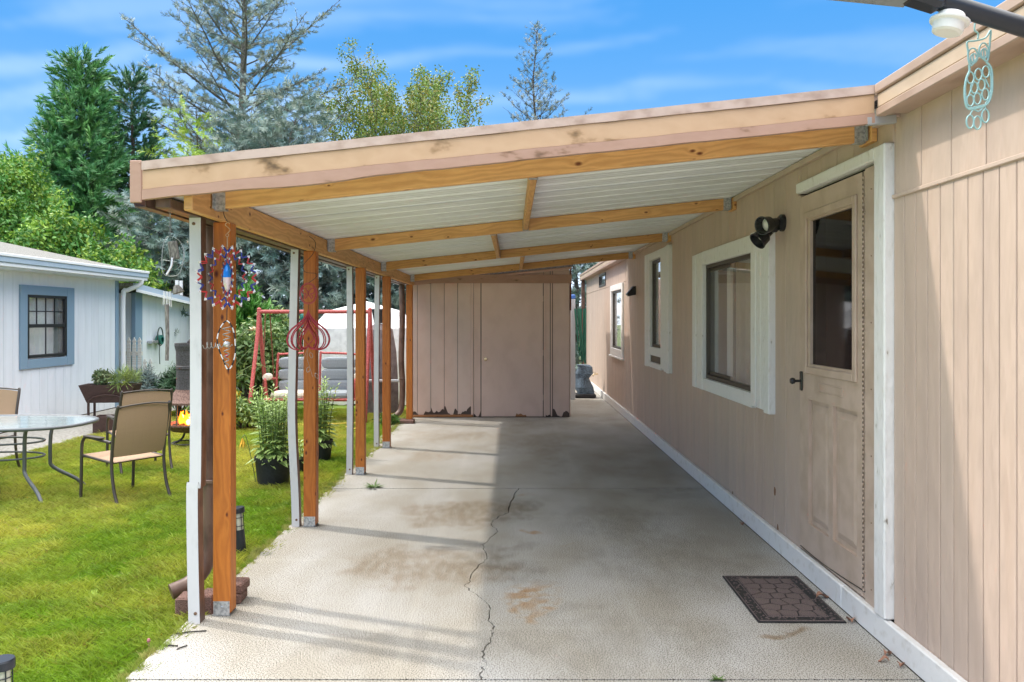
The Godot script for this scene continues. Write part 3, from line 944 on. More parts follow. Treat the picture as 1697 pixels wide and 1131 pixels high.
func make_door(t: Node3D) -> void:
	# jambs and head
	w_span("door_jamb", 3.702, 3.81, 0.128, 2.30, 1.692, 1.765, M.white_worn, t, 0.006).set_meta("label", "white painted door jamb")
	w_span("door_head", 3.812, 4.86, 2.242, 2.302, 1.694, 1.765, M.white_worn, t, 0.006)
	w_span("door_jamb", 4.886, 4.93, 0.09, 2.24, 1.732, 1.78, M.siding_b, t)
	w_span("door_stop", 3.812, 3.972, 0.1, 2.23, 1.722, 1.76, M.trim_tan, t)
	w_span("door_sill", 3.812, 4.886, 0.1, 0.118, 1.722, 1.85, M.siding_b, t)
	# leaf: stiles and rails round a pane and two sunk panels
	var s := st()
	var x := 1.748
	var th := 0.04
	var piece := func(d0: float, d1: float, y0: float, y1: float) -> void:
		bx(s, Vector3(x, (y0 + y1) * 0.5, -(d0 + d1) * 0.5), Vector3(th, y1 - y0, d1 - d0), 0.0)
	piece.call(4.745, 4.882, 0.13, 2.222)
	piece.call(3.978, 4.075, 0.13, 2.222)
	piece.call(4.075, 4.745, 2.066, 2.222)
	piece.call(4.717, 4.745, 1.235, 2.066)
	piece.call(4.075, 4.116, 1.235, 2.066)
	piece.call(4.075, 4.745, 1.03, 1.235)
	piece.call(4.075, 4.745, 0.13, 0.305)
	piece.call(4.385, 4.445, 0.305, 1.03)
	bx(s, Vector3(x + 0.01, 0.667, -4.41), Vector3(0.02, 0.725, 0.67))
	var leaf := obj("door", s, M.trim_tan, t)
	leaf.set_meta("label", "tan entry door with tall dark glass and two sunk panels")
	for q in [[4.47, 4.72], [4.1, 4.36]]:
		var p := st()
		# raised field with sloping margins
		var lo := Vector2(q[0], 0.33)
		var hi := Vector2(q[1], 1.005)
		var xr := x - 0.002
		var xf := x - 0.0125
		var a := [Vector3(xr, lo.y, -lo.x), Vector3(xr, lo.y, -hi.x), Vector3(xr, hi.y, -hi.x), Vector3(xr, hi.y, -lo.x)]
		var b := [Vector3(xf, lo.y + 0.035, -lo.x - 0.035), Vector3(xf, lo.y + 0.035, -hi.x + 0.035), Vector3(xf, hi.y - 0.035, -hi.x + 0.035), Vector3(xf, hi.y - 0.035, -lo.x - 0.035)]
		for k in 4:
			quad(p, a[k], a[(k + 1) % 4], b[(k + 1) % 4], b[k], Vector3.LEFT)
		quad(p, b[0], b[1], b[2], b[3], Vector3.LEFT)
		obj("panel", p, M.trim_tan, leaf)
	# mouldings: round the glass and the small oblong under it
	var mo := st()
	for q in [[4.072, 4.798, 1.178, 2.12, 0.042, 0.012], [4.25, 4.59, 1.087, 1.139, 0.008, 0.004]]:
		var wd: float = q[4]
		var pr: float = q[5]
		for e in [[q[0], q[0] + wd, q[2], q[3]], [q[1] - wd, q[1], q[2], q[3]], [q[0] + wd, q[1] - wd, q[2], q[2] + wd], [q[0] + wd, q[1] - wd, q[3] - wd, q[3]]]:
			bx(mo, Vector3(1.728 - pr * 0.5 + 0.0005, (e[2] + e[3]) * 0.5, -(e[0] + e[1]) * 0.5), Vector3(pr + 0.001, e[3] - e[2], e[1] - e[0]), 0.004)
	obj("moulding", mo, M.trim_tan, leaf)
	w_span("pane", 4.1165, 4.7165, 1.2355, 2.0655, 1.744, 1.748, M.smoke_glass, leaf, 0.0)
	# vertical blinds behind the pane
	for k in 7:
		put("blind_slat", box(Vector3(0.002, 0.86, 0.075)), M.blind, leaf, Vector3(1.84, 1.65, -4.16 - 0.088 * k), Basis(Vector3.UP, 0.5))
	# piano hinge: knuckles down the near edge
	var h := st()
	for k in 92:
		bx(h, Vector3(1.719, 0.15 + k * 0.0224, -3.985 - (0.004 if k % 2 == 0 else -0.004)), Vector3(0.008, 0.0115, 0.009), 0.002)
	obj("hinge", h, M.trim_tan, leaf)
	h = st()
	bx(h, Vector3(1.7225, 1.19, -3.996), Vector3(0.003, 2.06, 0.004))
	obj("hinge_gap", h, M.bronze, leaf)
	for k in 7:
		h = st()
		lathe(h, [[0.004, 0], [0.0, 0.003]], 8, Vector3(1.721, 0.2 + 0.32 * k, -3.90), Basis(Vector3.BACK, PI / 2))
		obj("screw", h, M.bolt, leaf)
	# lever plate and knob
	var k2 := st()
	bx(k2, Vector3(1.722, 1.128, -4.848), Vector3(0.01, 0.115, 0.034), 0.004)
	lathe(k2, [[0.008, 0], [0.008, 0.03], [0.017, 0.036], [0.02, 0.05], [0.015, 0.06], [0, 0.062]], 14, Vector3(1.718, 1.128, -4.848), Basis(Vector3.BACK, PI / 2))
	obj("handle", k2, M.black_gloss, leaf)
	# dark sweep at the foot
	var sw := st()
	var curve := []
	for k in 9:
		var f := k / 8.0
		curve.append(Vector3(1.7255, 0.165 - 0.028 * sin(f * PI * 0.7), -lerpf(3.98, 4.87, f)))
	tube(sw, curve, 0.003, 6)
	obj("sweep_seam", sw, M.bronze, leaf)

func make_windows(t: Node3D, a: Array, b: Array, c: Array, d: Array) -> void:
	# large slider with broad fluted boards at its sides
	var w := obj("window", sash_bars(a[0] + 0.04, a[1] - 0.035, a[2] + 0.025, a[3] - 0.03, 1.738, 1.80, 0.035), M.bronze, t)
	w.set_meta("label", "large sliding window with bronze sashes and white fluted boards")
	for q in [[5.362, 5.471, 0.866, 2.09, 0.046], [5.477, 5.569, 0.88, 2.10, 0.036], [5.575, 5.667, 0.88, 2.10, 0.036], [5.672, 5.782, 0.88, 2.105, 0.042], [7.290, 7.406, 0.86, 2.095, 0.034], [7.412, 7.542, 0.86, 2.095, 0.028], [7.548, 7.679, 0.86, 2.09, 0.036]]:
		w_span("trim_board", q[0], q[1], q[2], q[3], WX - q[4], WX + 0.012, M.white_worn, w, 0.005)
	w_span("trim_board", 5.786, 7.286, 1.975, 2.098, WX - 0.03, WX + 0.012, M.white_worn, w, 0.004)
	w_span("trim_board", 5.786, 7.286, 0.862, 0.968, WX - 0.03, WX + 0.012, M.white_worn, w, 0.004)
	var sash := obj("sash", sash_bars(6.48, 7.30, 1.0, 1.945, 1.765, 1.785, 0.028), M.bronze, w)
	sash.set_meta("label", "far sliding sash")
	w_span("pane", 5.80, 6.55, 0.99, 1.95, 1.756, 1.760, M.glass, w, 0.0)
	w_span("pane", 6.52, 7.27, 1.02, 1.92, 1.774, 1.778, M.glass, w, 0.0)
	drape("curtain", 1.89, 5.75, 6.78, 0.95, 2.02, M.curtain, w)
	drape("curtain", 1.87, 6.86, 7.0, 0.98, 2.0, M.curtain_white, w, 80.0)
	# narrow window by the far end of the roof
	w = obj("window", sash_bars(b[0] + 0.03, b[1] - 0.03, b[2] + 0.03, b[3] - 0.03, 1.74, 1.79, 0.035), M.bronze, t)
	w.set_meta("label", "narrow tall window with white boards and a slotted sill panel")
	for q in [[8.813, 8.949, 0.90, 2.30, 0.046], [8.955, 9.145, 0.905, 2.3, 0.034], [9.151, 9.360, 0.92, 2.3, 0.03], [10.104, 10.258, 0.9, 2.305, 0.03], [10.264, 10.444, 0.895, 2.305, 0.036]]:
		w_span("trim_board", q[0], q[1], q[2], q[3], WX - q[4], WX + 0.012, M.white_worn, w, 0.005)
	w_span("trim_board", 9.364, 10.100, 2.21, 2.303, WX - 0.028, WX + 0.012, M.white_worn, w, 0.004)
	w_span("trim_board", 9.364, 10.100, 1.05, 1.15, WX - 0.028, WX + 0.012, M.white_worn, w, 0.004)
	w_span("trim_board", 9.364, 10.100, 0.90, 0.965, WX - 0.028, WX + 0.012, M.white_worn, w, 0.004)
	w_span("vent_slot", 9.38, 10.09, 0.967, 1.048, WX - 0.012, WX + 0.01, M.bronze, w, 0.0)
	w_span("pane", 9.4, 10.08, 1.18, 2.18, 1.762, 1.766, M.glass, w, 0.0)
	drape("curtain", 1.9, 9.38, 9.72, 1.1, 2.25, M.curtain_white, w)
	# window beyond the roof
	w = obj("window", sash_bars(c[0] + 0.02, c[1] - 0.02, c[2] + 0.02, c[3] - 0.02, 1.735, 1.79, 0.035), M.bronze, t)
	w.set_meta("label", "white framed window beyond the carport roof")
	for q in [[12.603, 12.730, 0.88, 2.06], [14.020, 14.166, 0.88, 2.06], [12.734, 14.016, 0.88, 1.0], [12.734, 14.016, 1.96, 2.06]]:
		w_span("trim_board", q[0], q[1], q[2], q[3], WX - 0.03, WX + 0.012, M.white, w, 0.004)
	w_span("sill", 12.56, 14.21, 0.85, 0.878, WX - 0.05, WX + 0.012, M.white, w, 0.004)
	w_span("pane", 12.76, 14.0, 1.03, 1.94, 1.756, 1.760, M.glass, w, 0.0)
	drape("curtain", 1.88, 12.7, 14.05, 1.0, 1.98, M.curtain_white, w, 40.0)
	w = obj("window", sash_bars(d[0] - 0.01, d[1] + 0.01, d[2] - 0.01, d[3] + 0.01, 1.722, 1.78, 0.04), M.bronze, t)
	w.set_meta("label", "small high window near the far corner")
	w_span("pane", d[0] + 0.04, d[1] - 0.04, d[2] + 0.03, d[3] - 0.03, 1.75, 1.754, M.glass, w, 0.0)

# ---------------------------------------------------------------- shed at the end of the slab
func make_shed() -> void:
	var t := thing("storage_shed", "tan wooden shed with plain door and rotten foot at the end of the patio", "shed")
	var z := -12.35
	var o := Vector3(0, 0, z)
	var top := func(a: float) -> float: return minf(2.245 + 0.1 * (a - 0.875), 2.3)
	# front: boards on either side of the door; their rotten feet are ragged
	var back := obj("wall", backing(o + Vector3(0, 0, -0.016), Vector3.LEFT, -0.873, 1.56, 0.0, 2.0, [[-0.49, 0.47, 0.0, 1.995]], 0.06), M.backing, t)
	var edges := [-1.56, -1.436, -1.232, -1.028, -0.824, -0.62, -0.585]
	edges.append_array([-0.474])
	for i in edges.size() - 1:
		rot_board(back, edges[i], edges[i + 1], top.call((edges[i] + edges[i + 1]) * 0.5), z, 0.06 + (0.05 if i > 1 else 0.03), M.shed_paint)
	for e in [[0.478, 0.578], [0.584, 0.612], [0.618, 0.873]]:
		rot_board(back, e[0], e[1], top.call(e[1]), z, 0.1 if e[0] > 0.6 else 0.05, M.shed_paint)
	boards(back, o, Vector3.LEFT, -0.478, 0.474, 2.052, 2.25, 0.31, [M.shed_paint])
	span("header", Vector3(-0.6, 1.99, z - 0.076), Vector3(0.873, 2.21, z - 0.03), M.backing, back)
	span("foot_beam", Vector3(-1.56, 0.0, z - 0.06), Vector3(-0.48, 0.1, z - 0.018), M.rust_wood, back)
	span("foot_beam", Vector3(0.5, 0.0, z - 0.06), Vector3(0.87, 0.2, z - 0.018), M.rust_wood, back)
	var sw := st()
	bx(sw, Vector3(-1.06, 0.022, z + 0.016), Vector3(0.94, 0.036, 0.03), 0.006, Basis(Vector3.BACK, 0.006), Vector2(2, 1))
	obj("sill", sw, M.sill_orange, t)
	# casing and door
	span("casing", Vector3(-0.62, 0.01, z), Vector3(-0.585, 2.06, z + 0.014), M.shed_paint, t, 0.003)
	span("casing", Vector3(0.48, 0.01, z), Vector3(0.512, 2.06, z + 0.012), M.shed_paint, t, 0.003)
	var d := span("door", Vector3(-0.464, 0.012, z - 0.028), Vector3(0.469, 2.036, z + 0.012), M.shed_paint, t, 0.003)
	d.set_meta("label", "plain flush tan door")
	span("door_stop", Vector3(-0.5, 0.0, z - 0.075), Vector3(-0.43, 2.05, z - 0.032), M.backing, t)
	span("door_stop", Vector3(0.44, 0.0, z - 0.075), Vector3(0.51, 2.05, z - 0.032), M.backing, t)
	span("door_frame", Vector3(-0.474, 2.04, z - 0.04), Vector3(0.478, 2.052, z + 0.004), M.bronze, t)
	var k := st()
	lathe(k, [[0.024, 0], [0.024, 0.006], [0.009, 0.01], [0.009, 0.03], [0.026, 0.04], [0.028, 0.055], [0.018, 0.066], [0, 0.068]], 16, Vector3(0.005 - 0.4 - 0.004 - d.position.x, 0.885 - d.position.y, z + 0.012 - d.position.z), Basis(Vector3.RIGHT, PI / 2))
	obj("knob", k, M.brass, d)
	for y in [0.3, 0.98, 1.8]:
		var h := st()
		bx(h, Vector3(0.466 - d.position.x, y - d.position.y, 0.022), Vector3(0.016, 0.09, 0.008), 0.003)
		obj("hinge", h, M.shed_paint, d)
	var chip := st()
	var poly := PackedVector2Array()
	for q in [[0.0, 0.0], [0.17, 0.0], [0.16, 0.025], [0.12, 0.02], [0.085, 0.045], [0.04, 0.03], [0.02, 0.05]]:
		poly.append(Vector2(q[0], q[1]))
	prism(chip, poly, 0.0, 0.002, Transform3D(Basis(Vector3.RIGHT, Vector3.BACK, Vector3.UP), Vector3(0.05, 0.014, z + 0.0125) - d.position))
	obj("peeled_patch", chip, M.sill_orange, d)
	# sides, roof, fascia
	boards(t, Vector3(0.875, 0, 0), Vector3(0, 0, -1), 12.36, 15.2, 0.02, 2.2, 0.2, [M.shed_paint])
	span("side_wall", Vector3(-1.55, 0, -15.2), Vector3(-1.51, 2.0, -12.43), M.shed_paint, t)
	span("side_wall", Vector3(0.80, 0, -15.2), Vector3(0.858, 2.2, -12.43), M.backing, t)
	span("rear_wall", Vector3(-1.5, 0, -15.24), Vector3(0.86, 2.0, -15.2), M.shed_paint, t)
	var s := st()
	section(s, [[-1.66, 2.02], [0.92, 2.285], [0.92, 2.325], [-1.66, 2.06]], 12.3, 15.35)
	obj("roof", s, M.shed_roof, t)
	s = st()
	section(s, [[-1.6, 1.99], [0.9, 2.25], [0.9, 2.283], [-1.6, 2.02]], 12.305, 12.335)
	obj("fascia", s, M.fascia_brown, t)
	span("corner_board", Vector3(0.877, 1.62, z - 0.03), Vector3(0.9, 2.25, z + 0.006), M.rust_orange, t)
	var br := st()
	tube(br, [Vector3(0.7, 2.1, z + 0.01), Vector3(0.7, 2.1, z + 0.05), Vector3(0.88, 2.13, z + 0.05)], 0.007, 6)
	obj("bracket", br, M.bronze, t)

func rot_board(parent: Node, x0: float, x1: float, top: float, z: float, rot: float, m: Material) -> void:
	# front board whose foot has rotted to an uneven edge
	var s := st()
	var n := maxi(3, int((x1 - x0) / 0.014))
	var f := noise(int(x0 * 1000.0) + 4000, 6.0, 3)
	var foot := []
	for i in n + 1:
		var x := lerpf(x0 + 0.003, x1 - 0.003, float(i) / n)
		var edge := absf(float(i) / n - 0.5) * 2.0
		foot.append(Vector2(x, 0.012 + maxf(0.0, (0.25 + f.get_noise_1d(x) * 1.3 + edge * 0.45) * rot)))
	var dz := Vector3(0, 0, -0.014)
	for i in n:
		var a := Vector3(foot[i].x, foot[i].y, z)
		var b := Vector3(foot[i + 1].x, foot[i + 1].y, z)
		var c := Vector3(foot[i + 1].x, top, z)
		var d := Vector3(foot[i].x, top, z)
		quad(s, a, b, c, d, Vector3.BACK)
		quad(s, a + dz, b + dz, c + dz, d + dz, Vector3.FORWARD)
		quad(s, a, b, b + dz, a + dz, Vector3.DOWN)
		if i == 0: quad(s, a, d, d + dz, a + dz, Vector3.LEFT)
		if i == n - 1: quad(s, b, c, c + dz, b + dz, Vector3.RIGHT)
	obj("plank", s, m, parent)

# ---------------------------------------------------------------- the pale blue house next door
func make_neighbour() -> void:
	var t := thing("neighbour_house", "pale blue house with low shingled roof across the lawn", "house")
	var nx := -6.7
	var o := Vector3(nx, 0, 0)
	var al := Vector3(0, 0, 1)
	var hole := [-12.22, -11.22, 0.93, 1.85]
	var wall := obj("wall", backing(o + Vector3(-0.016, 0, 0), al, -13.8, -7.5, -0.1, 2.3, [hole], 0.1), M.backing, t)
	boards(wall, o, al, -13.8, -7.5, 0.0, 2.22, 0.205, [M.blue_siding], [hole], 0.005)
	span("rear_wall", Vector3(-12, -0.1, -13.86), Vector3(nx, 2.3, -13.802), M.blue_siding, t)
	span("near_wall", Vector3(-12, -0.1, -7.498), Vector3(nx, 2.3, -7.44), M.blue_siding, t)
	span("inner_wall", Vector3(-9.5, -0.1, -13.8), Vector3(-9.44, 2.3, -7.5), M.room, t)
	span("corner_board", Vector3(nx - 0.02, 0, -13.84), Vector3(nx + 0.018, 2.2, -13.74), M.blue_trim, t, 0.004)
	# window
	var w := st()
	for q in [[-12.42, -12.22, 0.80, 1.96], [-11.22, -11.06, 0.80, 1.96], [-12.22, -11.22, 1.83, 1.96], [-12.22, -11.22, 0.80, 0.93]]:
		bx(w, Vector3(nx + 0.012, (q[2] + q[3]) * 0.5, (q[0] + q[1]) * 0.5), Vector3(0.03, q[3] - q[2], q[1] - q[0]), 0.004)
	var win := obj("window", w, M.blue_trim, t)
	win.set_meta("label", "dark sashed window in a slate blue surround")
	var sash := st()
	for q in [[-12.2, -11.24, 1.79, 1.835], [-12.2, -11.24, 0.945, 0.99], [-12.2, -11.24, 1.37, 1.42], [-12.22, -12.17, 0.945, 1.835], [-11.27, -11.22, 0.945, 1.835]]:
		bx(sash, Vector3(nx + 0.002, (q[2] + q[3]) * 0.5, (q[0] + q[1]) * 0.5), Vector3(0.04, q[3] - q[2], q[1] - q[0]), 0.004)
	obj("sash", sash, M.black, win)
	for k in 3:
		put("glazing_bar", box(Vector3(0.012, 0.38, 0.014)), M.black, win, Vector3(nx - 0.012, 1.6, -12.17 + 0.225 * (k + 1)))
	put("glazing_bar", box(Vector3(0.011, 0.014, 0.9)), M.black, win, Vector3(nx - 0.0125, 1.6, -11.72))
	for k in 2:
		put("glazing_bar", box(Vector3(0.012, 0.38, 0.014)), M.black, win, Vector3(nx - 0.012, 1.18, -12.17 + 0.45 * (k + 1)))
	span("pane", Vector3(nx - 0.022, 0.96, -12.2), Vector3(nx - 0.019, 1.82, -11.24), M.glass, win)
	var cur := st()
	for k in 22:
		var z := -12.22 + k * 0.05
		var x := nx - 0.18 + sin(k * 1.9) * 0.02
		if k > 13 and k < 17: continue
		quad(cur, Vector3(x, 0.9, z), Vector3(nx - 0.18 + sin((k + 1) * 1.9) * 0.02, 0.9, z + 0.05), Vector3(nx - 0.18 + sin((k + 1) * 1.9) * 0.02, 1.86, z + 0.05), Vector3(x, 1.86, z), Vector3.RIGHT)
	obj("curtain", cur, M.curtain_white, win)
	# roof and eaves
	var s := st()
	section(s, [[-6.36, 2.30], [-9.4, 2.94], [-12.4, 2.30], [-12.4, 2.24], [-9.4, 2.88], [-6.36, 2.24]], 7.2, 14.15)
	obj("roof", s, M.shingle, t)
	for e in [["gutter", 2.205, 2.275, 0.075, M.blue_fascia], ["drip_edge", 2.276, 2.318, 0.09, M.white_clean], ["fascia_edge", 2.152, 2.204, 0.055, M.white_clean]]:
		span(e[0], Vector3(-6.40, e[1], -14.18), Vector3(-6.40 + e[3], e[2], -7.2), e[4], t, 0.006)
	span("soffit", Vector3(-6.75, 2.14, -14.1), Vector3(-6.38, 2.15, -7.2), M.blue_siding, t)
	s = st()
	section(s, [[-6.7, 2.15], [-9.4, 2.87], [-12, 2.15]], 13.79, 13.83)
	obj("gable", s, M.blue_siding, t)
	s = st()
	tube(s, smooth_path([Vector3(-6.37, 2.16, -14.0), Vector3(-6.40, 2.08, -14.0), Vector3(-6.58, 1.98, -13.93), Vector3(-6.64, 1.88, -13.9), Vector3(-6.64, 0.9, -13.9), Vector3(-6.64, 0.02, -13.9)], 4), 0.04, 8)
	obj("downspout", s, M.white_clean, t)

	# lower outbuilding behind it
	var g := thing("garden_shed", "low pale blue outbuilding with sloping roof edge behind the blue house", "shed")
	var ry := func(d: float) -> float: return 2.06 - 0.075 * (d - 14.0)
	boards(g, Vector3(-6.7, 0, 0), Vector3(0, 0, 1), -18.4, -14.72, 0.0, func(a: float) -> float: return ry.call(-a) - 0.05, 0.205, [M.blue_siding], [], 0.005)
	span("wall", Vector3(-8.6, 0, -18.4), Vector3(-6.72, 1.7, -14.74), M.backing, g)
	span("corner_board", Vector3(-6.76, 0, -14.72), Vector3(-6.682, 1.96, -14.45), M.blue_trim, g, 0.004)
	span("front_wall", Vector3(-9.0, 0, -14.62), Vector3(-6.765, 1.95, -14.5), M.blue_siding, g)
	var rf := st()
	var poly := [[14.0, 2.06], [18.6, 1.715], [18.6, 1.665], [14.0, 2.01]]
	for e in [["roof", -9.2, -6.52, 0.05, M.shingle], ["fascia", -6.515, -6.47, 0.0, M.blue_fascia], ["fascia_edge", -6.466, -6.44, -0.055, M.white_clean]]:
		var q := st()
		var pp := PackedVector2Array()
		for k in poly:
			pp.append(Vector2(k[0], k[1] + e[3] + (0.05 if e[0] == "fascia" and k[1] == poly[0][1] else 0.0)))
		prism(q, pp, e[1], e[2], Transform3D(Basis(Vector3(0, 0, -1), Vector3(1, 0, 0), Vector3(0, 1, 0)), Vector3.ZERO))
		obj(e[0], q, e[4], g)
	for k in 2:
		span("roof_post", Vector3(-6.6, 1.85, -16.0 - 0.2 * k), Vector3(-6.55, 2.25, -15.95 - 0.2 * k), M.white_clean, g)
	var r := thing("hose_reel", "small green hose reel hung on the blue outbuilding wall", "hose reel", Vector3(-6.62, 1.06, -15.3))
	var hr := st()
	bx(hr, Vector3(-0.02, 0, 0.25), Vector3(0.1, 0.06, 0.24), 0.01)
	obj("bracket", hr, M.steel, r)
	hr = st()
	lathe(hr, [[0.05, -0.05], [0.09, -0.045], [0.09, 0.045], [0.05, 0.05]], 14, Vector3(0.0, 0.04, 0), Basis(Vector3.BACK, PI / 2))
	obj("drum", hr, M.teal, r)
	hr = st()
	var loop := []
	for k in 16:
		loop.append(Vector3(0.01, 0.1 + 0.17 * sin(TAU * k / 16.0), 0.12 * cos(TAU * k / 16.0)))
	tube(hr, loop, 0.012, 6, true)
	tube(hr, [Vector3(0.0, 0, 0), Vector3(0.0, -0.2, 0.02), Vector3(0.0, -0.42, 0.0)], 0.008, 6)
	obj("hose", hr, M.hose_dark, r)

	# picket fence between the two buildings
	var pf := thing("picket_fence", "short run of white pointed pickets beside the blue house corner", "fence", Vector3(-6.62, 0, -14.25))
	for k in 6:
		var s2 := st()
		var pk := PackedVector2Array([Vector2(-0.031, -0.02), Vector2(0.031, -0.02), Vector2(0.031, 1.06), Vector2(0.02, 1.1), Vector2(0.034, 1.13), Vector2(0.0, 1.2), Vector2(-0.034, 1.13), Vector2(-0.02, 1.1), Vector2(-0.031, 1.06)])
		prism(s2, pk, 0.0, 0.02, Transform3D(Basis(Vector3.RIGHT, Vector3(0, 0, -1), Vector3.UP), Vector3(0, 0, 0.012)))
		obj("picket", s2, M.fence_white, pf, Vector3(-0.18 + 0.094 * k, -0.03 if k < 4 else -0.4, 0))
	for y in [0.3, 0.85]:
		span("rail", Vector3(-0.25, y, -0.035), Vector3(0.33 if y < 0.5 else 0.14, y + 0.07, -0.009), M.fence_white, pf)

# ---------------------------------------------------------------- things
func more_materials() -> void:
	var w := Color.WHITE
	M.blind = mat(lin(0.09, 0.10, 0.12), 0.7)
	M.sill_orange = mat(lin(0.42, 0.2, 0.09), 0.8)
	M.sill_orange.albedo_texture = M.post_wood.albedo_texture
	M.sill_orange.uv1_scale = Vector3(0.25, 2.0, 1.0)
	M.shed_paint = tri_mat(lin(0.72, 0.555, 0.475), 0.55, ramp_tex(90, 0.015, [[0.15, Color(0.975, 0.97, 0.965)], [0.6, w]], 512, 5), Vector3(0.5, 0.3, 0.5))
	M.rust_orange = tri_mat(lin(0.25, 0.09, 0.045), 0.9, ramp_tex(91, 0.05, [[0.2, Color(0.6, 0.55, 0.5)], [0.7, w]]), Vector3(2, 2, 2))
	M.teal = mat(lin(0.03, 0.16, 0.13), 0.4)
	M.hose_dark = mat(lin(0.05, 0.07, 0.06), 0.5)
	M.hose_green = mat(lin(0.035, 0.19, 0.13), 0.4)
	M.tube_brown = mat(lin(0.075, 0.062, 0.055), 0.4, 0.3)
	M.table_grey = mat(lin(0.12, 0.13, 0.14), 0.4, 0.3)
	var weave := ramp_tex(92, 0.3, [[0.3, Color(0.72, 0.7, 0.68)], [0.6, w]], 512, 2)
	M.sling = tri_mat(lin(0.50, 0.34, 0.225), 0.8, weave, Vector3(2.5, 2.5, 2.5))
	var tg := mat(Color(0.78, 0.84, 0.86, 0.35), 0.12)
	tg.transparency = BaseMaterial3D.TRANSPARENCY_ALPHA
	M.table_glass = tg
	M.iron = tri_mat(lin(0.075, 0.072, 0.075), 0.65, ramp_tex(93, 0.04, [[0.2, Color(0.7, 0.66, 0.64)], [0.7, w]]), Vector3(2, 2, 2))
	M.rust_iron = tri_mat(lin(0.21, 0.125, 0.10), 0.8, ramp_tex(94, 0.04, [[0.2, Color(0.6, 0.55, 0.52)], [0.7, w]]), Vector3(2, 2, 2))
	var fl := mat(Color(1.0, 0.55, 0.15), 0.9)
	fl.emission_enabled = true
	fl.emission = Color(1.0, 0.45, 0.1)
	fl.emission_energy_multiplier = 1.6
	M.flame = fl
	var fc := mat(Color(1.0, 0.85, 0.5), 0.9)
	fc.emission_enabled = true
	fc.emission = Color(1.0, 0.8, 0.42)
	fc.emission_energy_multiplier = 2.2
	M.flame_core = fc
	M.planter = tri_mat(lin(0.075, 0.038, 0.032), 0.55, ramp_tex(95, 0.04, [[0.2, Color(0.7, 0.7, 0.7)], [0.7, w]]), Vector3(2, 2, 2))
	M.red_paint = tri_mat(lin(0.52, 0.11, 0.10), 0.5, ramp_tex(96, 0.03, [[0.15, Color(0.75, 0.6, 0.55)], [0.6, w]]), Vector3(2, 2, 2))
	M.cushion = tri_mat(lin(0.30, 0.335, 0.36), 0.9, ramp_tex(97, 0.06, [[0.2, Color(0.85, 0.85, 0.86)], [0.7, w]]), Vector3(2, 2, 2))
	M.cream_cloth = mat(lin(0.66, 0.60, 0.5), 0.9)
	M.tent = tri_mat(lin(0.80, 0.80, 0.80), 0.8, ramp_tex(98, 0.02, [[0.2, Color(0.92, 0.92, 0.92)], [0.7, w]]), Vector3(0.6, 0.6, 0.6))
	M.tarp = tri_mat(lin(0.20, 0.175, 0.18), 0.85, ramp_tex(99, 0.02, [[0.2, Color(0.8, 0.78, 0.78)], [0.7, w]]), Vector3(0.8, 0.8, 0.8))
	M.block = tri_mat(lin(0.27, 0.155, 0.125), 0.95, ramp_tex(100, 0.08, [[0.2, Color(0.6, 0.58, 0.56)], [0.6, w]], 512, 5), Vector3(3, 3, 3), bump_tex(101, 0.1, 10.0), 1.0)
	M.mat_stone = tri_mat(lin(0.20, 0.15, 0.14), 0.85, ramp_tex(102, 0.2, [[0.25, Color(0.55, 0.55, 0.55)], [0.6, w]], 512, 4), Vector3(2.5, 2.5, 2.5))
	M.crimson = mat(lin(0.42, 0.035, 0.06), 0.35, 0.2)
	M.sp_red = mat(lin(0.55, 0.05, 0.05), 0.3, 0.5)
	M.sp_white = mat(lin(0.82, 0.80, 0.80), 0.25, 0.4)
	M.sp_blue = mat(lin(0.05, 0.06, 0.28), 0.3, 0.5)
	M.gem_blue = mat(lin(0.02, 0.24, 0.75), 0.15, 0.3)
	M.gem_pale = mat(lin(0.75, 0.62, 0.66), 0.2, 0.3)
	M.copper = mat(lin(0.6, 0.42, 0.25), 0.35, 0.8)
	M.wire = mat(lin(0.40, 0.41, 0.40), 0.45, 0.5)
	M.owl = mat(lin(0.30, 0.50, 0.50), 0.4, 0.2)
	M.drift = tri_mat(lin(0.26, 0.24, 0.215), 0.9, ramp_tex(103, 0.05, [[0.2, Color(0.6, 0.6, 0.6)], [0.7, w]]), Vector3(4, 1, 4))
	M.plastic_white = mat(lin(0.76, 0.75, 0.73), 0.4)
	M.navy = mat(lin(0.018, 0.022, 0.032), 0.35)
	M.lamp_grey = mat(lin(0.22, 0.24, 0.26), 0.4)
	M.frost = mat(lin(0.62, 0.60, 0.48), 0.35)
	M.blue_bag = tri_mat(lin(0.16, 0.24, 0.33), 0.7, ramp_tex(104, 0.03, [[0.2, Color(0.6, 0.6, 0.6)], [0.7, w]]), Vector3(2, 2, 2))
	M.yellow = mat(lin(0.6, 0.42, 0.05), 0.5)
	M.dead_leaf = mat(lin(0.38, 0.2, 0.13), 0.9)
	M.twig = mat(lin(0.03, 0.027, 0.025), 0.9)

func rand_dir() -> Vector3:
	var y := rng.randf_range(-1, 1)
	var a := rng.randf() * TAU
	var r := sqrt(1.0 - y * y)
	return Vector3(r * cos(a), y, r * sin(a))

